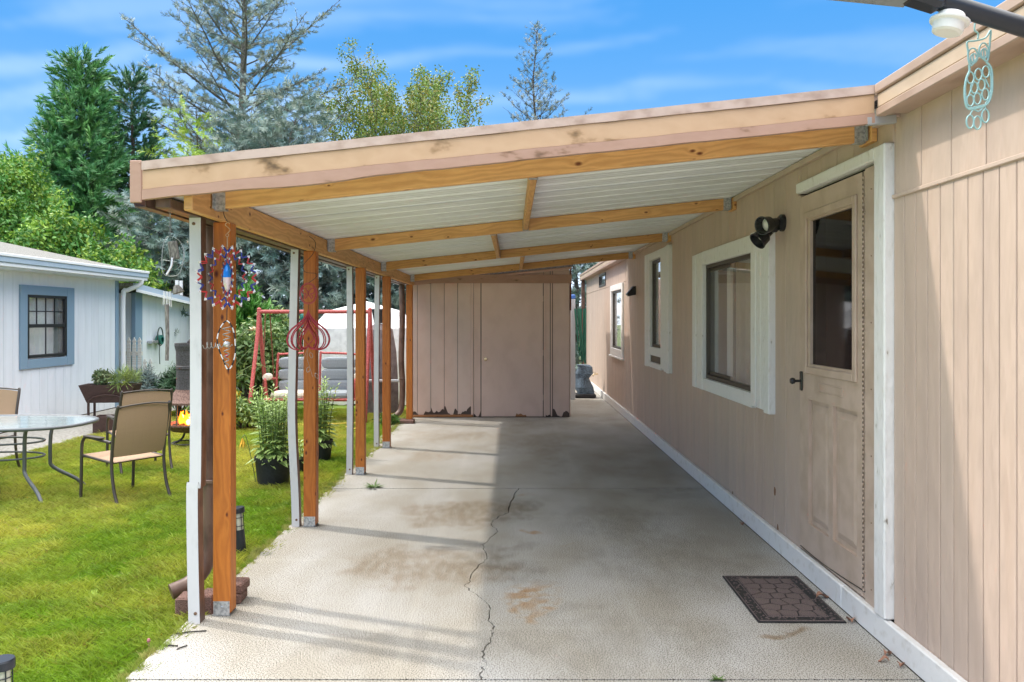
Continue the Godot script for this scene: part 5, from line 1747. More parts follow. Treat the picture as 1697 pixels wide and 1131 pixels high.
	bx(s, Vector3(-0.06, -0.035, 0.0), Vector3(0.05, 0.05, 0.05), 0.012)
	obj("base", s, M.black_gloss, t)
	for e in [[Vector3(-0.05, 0.0, 0.02), Vector3(-0.9, -0.22, 0.5)], [Vector3(-0.06, -0.03, -0.06), Vector3(-0.7, -0.6, 0.2)]]:
		var d: Vector3 = e[1].normalized()
		s = st()
		lathe(s, [[0.0, 0.0], [0.03, 0.0], [0.034, 0.05], [0.05, 0.07], [0.056, 0.125], [0.06, 0.128], [0.06, 0.135], [0.052, 0.135], [0.045, 0.075]], 20, e[0], frame_of(d))
		var hd := obj("lamp_head", s, M.black_gloss, t)
		s = st()
		lathe(s, [[0.042, 0.085], [0.02, 0.1], [0.0, 0.104]], 16, e[0], frame_of(d))
		obj("bulb", s, M.plastic_white, hd)
	t = thing("porch_light", "small black wedge shaped light on the wall past the narrow window", "wall light", Vector3(WX, 1.89, -11.45))
	s = st()
	section(s, [[0.0, 0.06], [-0.04, 0.06], [-0.13, -0.05], [-0.1, -0.08], [0.0, -0.06]], -0.06, 0.06)
	obj("housing", s, M.black_gloss, t)
	# lamp on an arm at the near end of the wall
	t = thing("arm_light", "black lamp arm reaching out from the wall at the top right", "outdoor light", Vector3(WX, 2.178, -2.2))
	s = st()
	tube(s, [Vector3(0.0, 0.0, 0), Vector3(-0.62, 0.192, 0)], 0.0255, 16)
	obj("arm", s, M.navy, t)
	s = st()
	lathe(s, [[0.0, 0], [0.06, 0], [0.06, 0.015], [0.03, 0.03], [0.0, 0.03]], 18, Vector3(0, 0, 0), Basis(Vector3.BACK, PI / 2))
	obj("wall_plate", s, M.navy, t)
	s = st()
	bx(s, Vector3(-0.62, 0.188, 0), Vector3(0.1, 0.05, 0.07), 0.012, Basis(Vector3.BACK, -0.3))
	obj("joint", s, M.navy, t)
	s = st()
	bx(s, Vector3(-0.76, 0.216, 0), Vector3(0.26, 0.05, 0.14), 0.022, Basis(Vector3.BACK, -0.1))
	obj("lamp_head", s, M.lamp_grey, t)
	s = st()
	lathe(s, [[0.0, -0.062], [0.03, -0.062], [0.038, -0.058], [0.041, -0.036], [0.05, -0.032], [0.051, -0.027], [0.042, -0.024], [0.033, -0.008], [0.0, 0.0]], 24, Vector3(-0.545, 0.152, 0.0), Basis(Vector3.BACK, -0.25))
	obj("sensor", s, M.plastic_white, t).set_meta("label", "white flared sensor cup")

# ---- hanging ornaments
func circle(c: Vector3, rx: float, ry: float, n := 20, turn := 0.0) -> Array:
	var o := []
	for k in n:
		var a := TAU * k / n
		o.append(c + Basis(Vector3.UP, turn) * Vector3(cos(a) * rx, sin(a) * ry, 0))
	return o

func make_ornaments() -> void:
	# red, white and blue spinner
	var t := thing("wind_spinner", "red white and blue star spinner with blue jewel hanging at the nearest wooden post", "wind spinner", Vector3(-1.392, 1.7, -3.98))
	var rings := [[0.158, 0.126, 0.75, 20], [0.15, 0.118, 0.1, 20], [0.128, 0.098, -0.45, 18], [0.098, 0.072, -0.95, 18]]
	for r in rings:
		var parts := [st(), st(), st()]
		var n: int = r[3]
		for k in n:
			var a0 := TAU * k / n
			var a1 := TAU * (k + 0.5) / n
			var a2 := TAU * (k + 1) / n
			var bs := Basis(Vector3.UP, r[2])
			var p0: Vector3 = bs * Vector3(cos(a0) * r[1], sin(a0) * r[1], 0)
			var p1: Vector3 = bs * Vector3(cos(a1) * r[0], sin(a1) * r[0], 0)
			var p2: Vector3 = bs * Vector3(cos(a2) * r[1], sin(a2) * r[1], 0)
			var ac: Vector3 = bs * Vector3(0, 0, 1)
			var m := p0.lerp(p1, 0.72)
			var m2 := p2.lerp(p1, 0.72)
			ribbon(parts[k % 2 * 2], [p0, m], ac, 0.005, 0.0055)
			ribbon(parts[1], [m, p1, m2], ac, 0.005, 0.006)
			ribbon(parts[(k + 1) % 2 * 2], [m2, p2], ac, 0.005, 0.0055)
		for i in 3:
			obj(["red_ribs", "white_tips", "blue_ribs"][i], parts[i], [M.sp_red, M.sp_white, M.sp_blue][i], t).set_meta("kind", "stuff")
	var s := st()
	lathe(s, [[0.021, 0.0], [0.019, 0.03], [0.011, 0.058], [0.0, 0.074]], 16)
	obj("jewel", s, M.gem_blue, t)
	s = st()
	lathe(s, [[0.0, -0.074], [0.011, -0.058], [0.019, -0.03], [0.021, 0.0]], 16)
	obj("jewel_tip", s, M.gem_pale, t)
	s = st()
	tube(s, [Vector3(0, 0.14, 0), Vector3(0, 0.2, 0)], 0.002, 6)
	tube(s, circle(Vector3(0, 0.207, 0), 0.007, 0.007, 12), 0.0016, 6, true)
	tube(s, smooth_path([Vector3(0.0, 0.216, 0), Vector3(0.014, 0.232, 0), Vector3(0.002, 0.246, 0), Vector3(-0.01, 0.258, 0), Vector3(0.002, 0.27, 0), Vector3(0.012, 0.262, 0)], 4), 0.002, 6)
	obj("hook", s, M.copper, t)
	s = st()
	tube(s, smooth_path([Vector3(0.002, 0.27, 0), Vector3(-0.014, 0.3, 0.0), Vector3(-0.022, 0.33, 0.0), Vector3(-0.03, 0.35, 0.012)], 4), 0.0018, 6)
	obj("cord", s, M.black, t)
	# twist below it
	t = thing("helix_spinner", "black and white striped wire twister hanging below the star spinner", "wind spinner", Vector3(-1.395, 1.37, -3.98))
	var loop := smooth_path([Vector3(0.0, 0.118, 0), Vector3(-0.03, 0.085, 0), Vector3(-0.046, 0.03, 0), Vector3(-0.038, -0.02, 0), Vector3(-0.018, -0.07, 0), Vector3(0.004, -0.118, 0), Vector3(0.026, -0.1, 0), Vector3(0.042, -0.04, 0), Vector3(0.04, 0.03, 0), Vector3(0.028, 0.085, 0)], 6, true)
	var bw := [st(), st()]
	for k in range(0, loop.size(), 3):
		var seg := []
		for j in 4: seg.append(loop[(k + j) % loop.size()])
		tube(bw[(k / 3) % 2], seg, 0.0034, 6)
	obj("frame_black", bw[0], M.black, t)
	obj("frame_white", bw[1], M.sp_white, t)
	s = st()
	var hx := []
	for k in 72:
		var f := k / 71.0
		hx.append(Vector3(cos(k * 0.62) * 0.018 * (1.1 - f * 0.6), 0.09 - 0.19 * f, sin(k * 0.62) * 0.018 * (1.1 - f * 0.6)))
	tube(s, hx, 0.0022, 6)
	obj("helix", s, M.wire, t)
	s = st()
	var sph := []
	for k in 9:
		var a := -PI / 2 + PI * k / 8.0
		sph.append([cos(a) * 0.015, sin(a) * 0.015 + 0.005])
	lathe(s, sph, 14)
	obj("glass_bead", s, M.sp_white, t)
	s = st()
	var red := []
	for q in sph: red.append([q[0] * 0.6, q[1] * 0.6 - 0.055])
	lathe(s, red, 12)
	obj("red_bead", s, M.sp_red, t)
	s = st()
	hx = []
	for k in 50:
		var f := k / 49.0
		hx.append(Vector3(0.03 - 0.14 * f, -0.002 + sin(k * 0.9) * 0.014 * (0.3 + f), cos(k * 0.9) * 0.014 * (0.3 + f)))
	tube(s, hx, 0.002, 6)
	obj("side_coil", s, M.wire, t)
	s = st()
	tube(s, [Vector3(0, 0.118, 0), Vector3(0.002, 0.185, 0)], 0.002, 6)
	obj("cord", s, M.black, t)
	# crimson onion spinner and its small round top, at the second post
	t = thing("onion_spinner", "crimson onion shaped metal spinner hanging at the second wooden post", "wind spinner", Vector3(-1.431, 1.42, -5.72))
	var half := [[0.0, 1.0], [0.05, 0.82], [0.2, 0.58], [0.48, 0.3], [0.82, 0.0], [0.99, -0.35], [0.98, -0.65], [0.8, -0.9], [0.5, -1.0], [0.22, -0.93], [0.02, -0.78]]
	for q in [[0.148, 0.1, 1.0], [0.14, 0.3, 0.97], [0.13, -0.2, 0.94], [0.112, 0.55, 0.9], [0.092, -0.45, 0.84], [0.07, 0.9, 0.72], [0.05, 0.2, 0.55]]:
		s = st()
		var bs := Basis(Vector3.UP, q[1])
		for sg in [-1.0, 1.0]:
			var pts := []
			for h in half:
				pts.append(bs * Vector3(h[0] * q[0] * sg, (h[1] - (1.0 - q[2]) * (h[1] + 0.78)) * 0.142, 0))
			ribbon(s, smooth_path(pts, 4), bs * Vector3(0, 0, 1), 0.006, 0.0065)
		obj("blade", s, M.crimson, t)
	s = st()
	for sg in [-1.0, 1.0]:
		tube(s, smooth_path([Vector3(0, -0.105, 0), Vector3(0.02 * sg, -0.085, 0), Vector3(0.036 * sg, -0.06, 0), Vector3(0.03 * sg, -0.02, 0), Vector3(0.012 * sg, 0.01, 0), Vector3(0, 0.04, 0)], 4), 0.003, 6)
	obj("heart", s, M.crimson, t)
	t = thing("butterfly_spinner", "small crimson ring with butterfly wings above the onion spinner", "wind spinner", Vector3(-1.431, 1.675, -5.72))
	s = st()
	ribbon(s, circle(Vector3.ZERO, 0.06, 0.074, 28), Vector3(0, 0, 1), 0.006, 0.005, true)
	ribbon(s, circle(Vector3.ZERO, 0.053, 0.066, 28, 0.5), Vector3(0, 0, 1), 0.006, 0.004, true)
	obj("ring", s, M.crimson, t)
	for sg in [-1.0, 1.0]:
		s = st()
		ribbon(s, smooth_path([Vector3(0, 0, 0), Vector3(0.02 * sg, 0.035, 0), Vector3(0.042 * sg, 0.03, 0), Vector3(0.038 * sg, 0.004, 0), Vector3(0.016 * sg, -0.002, 0), Vector3(0.03 * sg, -0.02, 0), Vector3(0.022 * sg, -0.036, 0), Vector3(0.004 * sg, -0.012, 0)], 4, true), Vector3(0, 0, 1), 0.004, 0.006, true)
		obj("wing", s, M.crimson, t)
	s = st()
	tube(s, smooth_path([Vector3(0.0, 0.074, 0), Vector3(0.05, 0.11, 0), Vector3(0.055, 0.14, 0.0), Vector3(-0.02, 0.15, 0.0), Vector3(-0.035, 0.2, 0), Vector3(0.03, 0.28, -0.01), Vector3(0.045, 0.36, -0.02), Vector3(0.0, 0.405, -0.03)], 5), 0.002, 6)
	tube(s, [Vector3(0, -0.074, 0), Vector3(0, -0.11, 0)], 0.0016, 6)
	obj("hanging_wire", s, M.black, t)
	t = thing("leaf_chime", "little dangling wire leaves below the crimson spinner", "wind chime", Vector3(-1.431, 1.27, -5.72))
	s = st()
	tube(s, [Vector3(0, 0.03, 0), Vector3(-0.01, -0.05, 0), Vector3(0.03, -0.18, 0)], 0.001, 5)
	tube(s, [Vector3(0, 0.03, 0), Vector3(-0.05, -0.1, 0)], 0.001, 5)
	obj("thread", s, M.wire, t)
	for q in [[0.02, -0.03, 0.3], [-0.055, -0.04, -0.5], [-0.05, -0.115, 0.4], [0.0, -0.13, -0.3], [0.06, -0.175, 0.5]]:
		s = st()
		var c := Vector3(q[0], q[1], 0)
		var lf := []
		for h in [[0, 0.024], [0.012, 0.006], [0.008, -0.012], [0, -0.02], [-0.008, -0.012], [-0.012, 0.006]]:
			lf.append(c + Basis(Vector3.BACK, q[2]) * Vector3(h[0], h[1], 0))
		tube(s, lf, 0.0018, 5, true)
		obj("leaf", s, M.wire, t)
	# wire sculpture with driftwood chime under the roof corner
	t = thing("wire_chime", "wire framed wind chime with driftwood rod hanging under the roof corner", "wind chime", Vector3(-1.575, 1.82, -3.76))
	s = st()
	for k in 9:
		tube(s, circle(Vector3(-0.004, 0.205 - 0.017 * k, 0), 0.005, 0.0105, 8, 1.5 * (k % 2)), 0.0012, 5, true)
	obj("chain", s, M.wire, t)
	s = st()
	tube(s, smooth_path([Vector3(-0.005, 0.06, 0), Vector3(-0.03, 0.04, 0), Vector3(-0.042, -0.04, 0), Vector3(-0.036, -0.11, 0), Vector3(0.0, -0.125, 0), Vector3(0.045, -0.11, 0.01), Vector3(0.062, -0.03, 0.01), Vector3(0.05, 0.02, 0.0), Vector3(0.03, 0.045, 0.0)], 5, true), 0.0015, 6, true)
	tube(s, smooth_path([Vector3(0.05, 0.02, 0), Vector3(0.066, -0.01, 0.01), Vector3(0.06, -0.06, 0.01), Vector3(0.03, -0.09, 0.0)], 4), 0.0013, 6)
	tube(s, [Vector3(-0.035, -0.05, 0), Vector3(0.03, -0.06, 0.01)], 0.0018, 6)
	obj("wire_frame", s, M.wire, t)
	s = st()
	bx(s, Vector3(0.012, -0.005, 0), Vector3(0.045, 0.085, 0.012), 0.005, Basis(Vector3.BACK, 0.15))
	obj("driftwood", s, M.drift, t)
	s = st()
	tube(s, smooth_path([Vector3(0.01, -0.04, 0.008), Vector3(0.005, -0.08, 0.01), Vector3(-0.016, -0.118, 0.01)], 4), 0.005, 6)
	obj("curved_spike", s, M.sp_white, t)
	s = st()
	lathe(s, [[0.0, -0.14], [0.012, -0.145], [0.024, -0.17], [0.026, -0.18], [0.0, -0.165]], 14, Vector3(-0.018, -0.03, 0), Basis(Vector3.BACK, 0.3))
	obj("cup", s, M.drift, t)
	s = st()
	for k in 6:
		tube(s, [Vector3(-0.034 + 0.007 * k, -0.195, 0.004 * (k % 2)), Vector3(-0.036 + 0.0075 * k, -0.26 - 0.004 * (k % 3), 0)], 0.0016, 5)
	obj("strings", s, M.sp_white, t)
	s = st()
	tube(s, [Vector3(-0.02, -0.255, 0), Vector3(-0.016, -0.4, 0), Vector3(-0.019, -0.515, 0)], [0.010, 0.009, 0.0085], 8)
	obj("rod", s, M.drift, t)
	# owl of bent wire
	t = thing("wire_owl", "turquoise wire owl hanging from the lamp arm", "hanging ornament", Vector3(1.295, 2.18, -2.26))
	var k0 := 0.000482
	var P := func(x: float, y: float) -> Vector3: return Vector3((x - 760.0) * k0, (400.0 - y) * k0, 0)
	s = st()
	tube(s, smooth_path([P.call(740, 110), P.call(738, 150), P.call(758, 170), P.call(756, 200)], 4), 0.0024, 6)
	obj("hook", s, M.owl, t)
	s = st()
	tube(s, smooth_path([P.call(695, 220), P.call(740, 212), P.call(800, 195), P.call(830, 150), P.call(826, 220), P.call(818, 300), P.call(806, 330), P.call(762, 300), P.call(720, 355), P.call(702, 320), P.call(700, 270)], 4, true), 0.0026, 6, true)
	for q in [[728, 298, 28, 44], [790, 270, 27, 46], [733, 312, 18, 26], [792, 285, 17, 28]]:
		tube(s, circle(P.call(q[0], q[1]), q[2] * k0, q[3] * k0), 0.0022, 6, true)
	tube(s, [P.call(728, 290), P.call(733, 330)], 0.002, 6)
	tube(s, [P.call(790, 265), P.call(792, 310)], 0.002, 6)
	obj("face", s, M.owl, t)
	s = st()
	tube(s, smooth_path([P.call(706, 350), P.call(708, 385), P.call(690, 430), P.call(680, 500), P.call(686, 570), P.call(706, 605), P.call(770, 595), P.call(815, 570), P.call(838, 500), P.call(838, 400), P.call(828, 360), P.call(806, 335)], 4), 0.003, 6)
	tube(s, smooth_path([P.call(706, 400), P.call(690, 440), P.call(684, 500), P.call(690, 570)], 4), 0.0022, 6)
	tube(s, smooth_path([P.call(820, 375), P.call(834, 440), P.call(828, 520), P.call(800, 575)], 4), 0.0022, 6)
	tube(s, [P.call(700, 602), P.call(800, 580)], 0.0024, 6)
	obj("body", s, M.owl, t)
	s = st()
	for q in [[714, 425], [760, 405], [803, 390], [736, 482], [778, 466], [713, 556], [754, 545], [800, 520]]:
		tube(s, circle(P.call(q[0], q[1]), 20 * k0, 33 * k0, 18), 0.0022, 6, true)
	tube(s, [P.call(704, 530), P.call(735, 440)], 0.002, 6)
	tube(s, [P.call(822, 480), P.call(800, 430)], 0.002, 6)
	obj("feathers", s, M.owl, t)
	s = st()
	for q in [[712, 678], [754, 684], [800, 645]]:
		tube(s, circle(P.call(q[0], q[1]), 21 * k0, 38 * k0, 18), 0.0024, 6, true)
	tube(s, smooth_path([P.call(712, 640), P.call(730, 608), P.call(762, 618), P.call(795, 588), P.call(800, 608)], 4), 0.0022, 6)
	obj("feet", s, M.owl, t)

# ---------------------------------------------------------------- vegetation
func leaf_mat(c: Color, rough := 0.6, back := 0.5) -> StandardMaterial3D:
	var m := mat(Color.WHITE, rough)
	m.vertex_color_use_as_albedo = true
	m.backlight_enabled = true
	m.backlight = Color(back, back, back * 0.8)
	m.set_meta("base", c)
	return m

func scatter(called: String, mesh: Mesh, xf: Array, base: Color, vary: float, m: StandardMaterial3D, parent: Node, alt := Color(0, 0, 0, 0), alt_share := 0.0) -> MultiMeshInstance3D:
	# base and alt are real-world colours; each copy's own tint is random
	var mm := MultiMesh.new()
	mm.transform_format = MultiMesh.TRANSFORM_3D
	mm.use_colors = true
	mm.mesh = mesh
	mm.instance_count = xf.size()
	for i in xf.size():
		mm.set_instance_transform(i, xf[i])
		var b := base if rng.randf() >= alt_share else alt
		var k := 1.0 + rng.randf_range(-vary, vary)
		var h := rng.randf_range(-0.12, 0.12)
		mm.set_instance_color(i, Color(b.r * k * (1.0 + h), b.g * k, b.b * k * (1.0 - h)))
	var o := MultiMeshInstance3D.new()
	o.multimesh = mm
	o.material_override = m
	if parent == null:
		o.name = numbered(called)
		add_child(o)
	else:
		o.name = called
		parent.add_child(o, true)
	o.set_meta("kind", "stuff")
	return o

func blade(s: SurfaceTool, a: Vector3, dir: Vector3, wide: Vector3, bend: Vector3) -> void:   # a leaf: four triangles folded along the rib
	var m := a + dir * 0.45 + bend * 0.35
	var e := a + dir + bend
	var n := wide.cross(dir).normalized()
	var fold := n * wide.length() * 0.35
	s.set_color(Color.WHITE)
	tri(s, a, m + wide + fold, m, n)
	tri(s, m, m + wide + fold, e, n)
	tri(s, a, m, m - wide + fold, n)
	tri(s, m, e, m - wide + fold, n)

func clump(seed_: int, n: int, radius: float, length: float, width: float) -> Mesh:   # broad leaves in a loose ball
	rng.seed = seed_
	var s := st()
	s.set_color(Color.WHITE)
	for i in n:
		var p := rand_dir() * radius * pow(rng.randf(), 0.5)
		var d := (rand_dir() + Vector3(0, -0.2, 0) + p.normalized() * 0.6).normalized() * length * rng.randf_range(0.7, 1.2)
		var w := d.cross(rand_dir()).normalized() * width * 0.5
		blade(s, p, d, w, Vector3(0, -0.15 * length, 0))
	return s.commit()

func brush(seed_: int, n: int, along: float, length: float, width: float, flat := 1.0, fwd := 0.6) -> Mesh:   # needles round a short shoot along +y
	rng.seed = seed_
	var s := st()
	s.set_color(Color.WHITE)
	for i in n:
		var f := float(i) / n
		var a := rng.randf() * TAU
		var side := Vector3(cos(a), 0, sin(a) * flat)
		var p := Vector3(0, f * along, 0)
		var d := (side + Vector3(0, fwd, 0)).normalized() * length * rng.randf_range(0.7, 1.2)
		var w := d.cross(Vector3.UP).normalized() * width * 0.5
		tri(s, p + w * 0.4, p - w * 0.4, p + d * 0.5 + w, Vector3.UP)
		tri(s, p + d * 0.5 + w, p - w * 0.4, p + d, Vector3.UP)
	return s.commit()

# conifer: trunk, tiers of limbs with side shoots, needles on every shoot
func conifer(called: String, label: String, at: Vector3, o: Dictionary, seed_: int, group := "") -> Node3D:
	rng.seed = seed_
	var t := thing(called, label, "tree", at, 0.0, group)
	var H: float = o.h
	var s := st()
	var tp := []
	var tr := []
	var wob := noise(seed_, 0.25, 2)
	for k in 13:
		var f := k / 12.0
		tp.append(Vector3(wob.get_noise_1d(f * 8.0) * 0.35 * f, H * f, wob.get_noise_1d(f * 8.0 + 50.0) * 0.35 * f))
		tr.append(lerpf(o.r, o.r * 0.06, pow(f, 0.85)))
	tube(s, tp, tr, 9)
	var trunk := obj("trunk", s, M.bark if o.get("pale", false) == false else M.bark_pale, t)
	var w := st()
	var xf := []
	var n: int = o.n
	for i in n:
		var f: float = pow((i + rng.randf()) / n, o.get("bias", 0.9))
		var hy: float = lerpf(o.low, 0.985, f)
		var az := i * 2.39996 + rng.randf_range(-0.4, 0.4)
		var L: float = o.spread.call(f) * rng.randf_range(0.6, 1.15)
		var el: float = lerpf(o.el0, o.el1, f) + rng.randf_range(-0.14, 0.14)
		var dir := Vector3(cos(az) * cos(el), sin(el), sin(az) * cos(el))
		var k0 := hy * 12.0
		var a: Vector3 = tp[int(k0)].lerp(tp[mini(int(k0) + 1, 12)], k0 - int(k0))
		var pts := [a]
		var p := a
		var d := dir
		for k in 5:
			d = (d + Vector3(0, o.curve * 0.2, 0) + rand_dir() * 0.1).normalized()
			p += d * L / 5.0
			pts.append(p)
		var r0: float = clampf(L * 0.012, 0.01, 0.05)
		tube(w, pts, [r0, r0 * 0.85, r0 * 0.7, r0 * 0.5, r0 * 0.35, r0 * 0.15], 4)
		var m: int = maxi(2, int(L * o.side))
		for j in m:
			var g: float = lerpf(o.get("bare", 0.15), 1.0, (j + rng.randf()) / m)
			var gi := g * 5.0
			var q: Vector3 = pts[int(gi)].lerp(pts[mini(int(gi) + 1, 5)], gi - int(gi))
			var lat := d.cross(Vector3.UP).normalized() * (1.0 if j % 2 == 0 else -1.0)
			var sd: Vector3 = (lat * rng.randf_range(0.5, 1.0) + d * 0.7 + Vector3(0, o.droop + rng.randf_range(-0.3, 0.3), 0)).normalized()
			var sl: float = (o.shoot * (1.15 - g * 0.75)) * rng.randf_range(0.5, 1.2)
			if g > 0.96:
				sd = d
			var e := q + sd * sl
			if o.get("twigs", true):
				tube(w, [q, e], [r0 * 0.3, r0 * 0.1], 3)
			var steps: int = maxi(1, int(sl / o.gap))
			for v in steps:
				if rng.randf() < o.get("skip", 0.0):
					continue
				var c := q.lerp(e, (v + rng.randf() * 0.6) / steps)
				var up: Vector3 = (sd * o.get("along", 0.6) + rand_dir() * 0.5 + Vector3(0, o.get("lift", 0.35), 0)).normalized()
				var b := frame_of(up) * Basis(Vector3.UP, rng.randf() * TAU)
				xf.append(Transform3D(b.scaled(Vector3.ONE * rng.randf_range(0.7, 1.25)), c + rand_dir() * 0.03))
	obj("limbs", w, M.bark if o.get("pale", false) == false else M.bark_pale, trunk)
	var lo: float = 1e9
	scatter("crown", o.mesh, xf, o.color, 0.22, M.needle, t, o.get("alt", o.color), o.get("alt_share", 0.0))
	return t

# broad-leaved tree or bush: stems that fork, leaf clumps along the forks
func broadleaf(called: String, label: String, category: String, at: Vector3, o: Dictionary, seed_: int, group := "") -> Node3D:
	rng.seed = seed_
	var t := thing(called, label, category, at, 0.0, group)
	var s := st()
	var xf := []
	for i in o.stems:
		var az: float = TAU * i / o.stems + rng.randf_range(-0.4, 0.4)
		var lean: float = rng.randf_range(0.02, o.lean)
		var pts := [Vector3(cos(az), 0, sin(az)) * o.get("foot", 0.06)]
		var d := Vector3(cos(az) * lean, 1, sin(az) * lean).normalized()
		var H: float = o.h * rng.randf_range(0.72, 1.0)
		for k in 7:
			d = (d + Vector3(rng.randf_range(-0.1, 0.1), 0.05, rng.randf_range(-0.1, 0.1))).normalized()
			pts.append(pts[k] + d * H / 7.0)
		var r: float = o.r
		tube(s, pts, [r, r * 0.85, r * 0.72, r * 0.6, r * 0.48, r * 0.36, r * 0.22, r * 0.08], 6)
		for j in o.forks:
			var g: float = lerpf(o.low, 0.98, (j + rng.randf()) / o.forks)
			var gi := g * 7.0
			var q: Vector3 = pts[int(gi)].lerp(pts[mini(int(gi) + 1, 7)], gi - int(gi))
			var a2 := rng.randf() * TAU
			var fl: float = o.fork_len * (1.25 - g) * rng.randf_range(0.5, 1.2) + o.get("fork_min", 0.15)
			var fd := Vector3(cos(a2), rng.randf_range(o.get("up0", 0.3), o.get("up1", 1.2)), sin(a2)).normalized()
			var e := q + fd * fl
			var mid := q.lerp(e, 0.5) + rand_dir() * fl * 0.08
			tube(s, [q, mid, e], [r * 0.22, r * 0.14, r * 0.05], 4)
			for v in o.leaves:
				var f := pow(rng.randf(), 0.6)
				var c: Vector3 = q.lerp(e, f) + rand_dir() * o.puff * rng.randf()
				xf.append(Transform3D(Basis.from_euler(Vector3(rng.randf_range(-0.6, 0.6), rng.randf() * TAU, rng.randf_range(-0.6, 0.6))).scaled(Vector3.ONE * rng.randf_range(0.7, 1.2)), c))
	obj("trunk" if category == "tree" else "stems", s, o.get("bark", M.bark_pale), t)
	scatter("crown" if category == "tree" else "foliage", o.mesh, xf, o.color, o.get("vary", 0.25), M.leaf, t, o.get("alt", o.color), o.get("alt_share", 0.0))
	return t

# bush whose foliage fills a lumpy mound
func mound(called: String, label: String, category: String, at: Vector3, size: Vector3, count: int, mesh: Mesh, c: Color, seed_: int, alt := Color(0, 0, 0), share := 0.0, group := "", m: StandardMaterial3D = null) -> Node3D:
	rng.seed = seed_
	var t := thing(called, label, category, at, 0.0, group)
	var f := noise(seed_, 0.9, 3)
	var xf := []
	var s := st()
	for i in count:
		var d := rand_dir()
		if d.y < -0.3: d.y = -d.y
		var lump := 1.0 + 0.45 * f.get_noise_3dv(d * 2.2 + at)
		var p := Vector3(d.x * size.x, d.y * size.y, d.z * size.z) * lump * pow(rng.randf(), 0.28)
		p.y += size.y * 0.9
		if p.y < 0.02: p.y = 0.02 + rng.randf() * 0.1
		var b := frame_of((d + Vector3(0, 0.6, 0) + rand_dir() * 0.6).normalized()) * Basis(Vector3.UP, rng.randf() * TAU)
		xf.append(Transform3D(b.scaled(Vector3.ONE * rng.randf_range(0.65, 1.25)), p))
		if i % 40 == 0:
			tube(s, [Vector3(p.x * 0.1, -0.02, p.z * 0.1), Vector3(p.x * 0.5, p.y * 0.55, p.z * 0.5), p], [0.02, 0.012, 0.004], 4)
	obj("trunk" if category == "tree" else "stems", s, M.bark, t)
	scatter("crown" if category == "tree" else "foliage", mesh, xf, c, 0.25, m if m else M.leaf, t, alt, share)
	return t

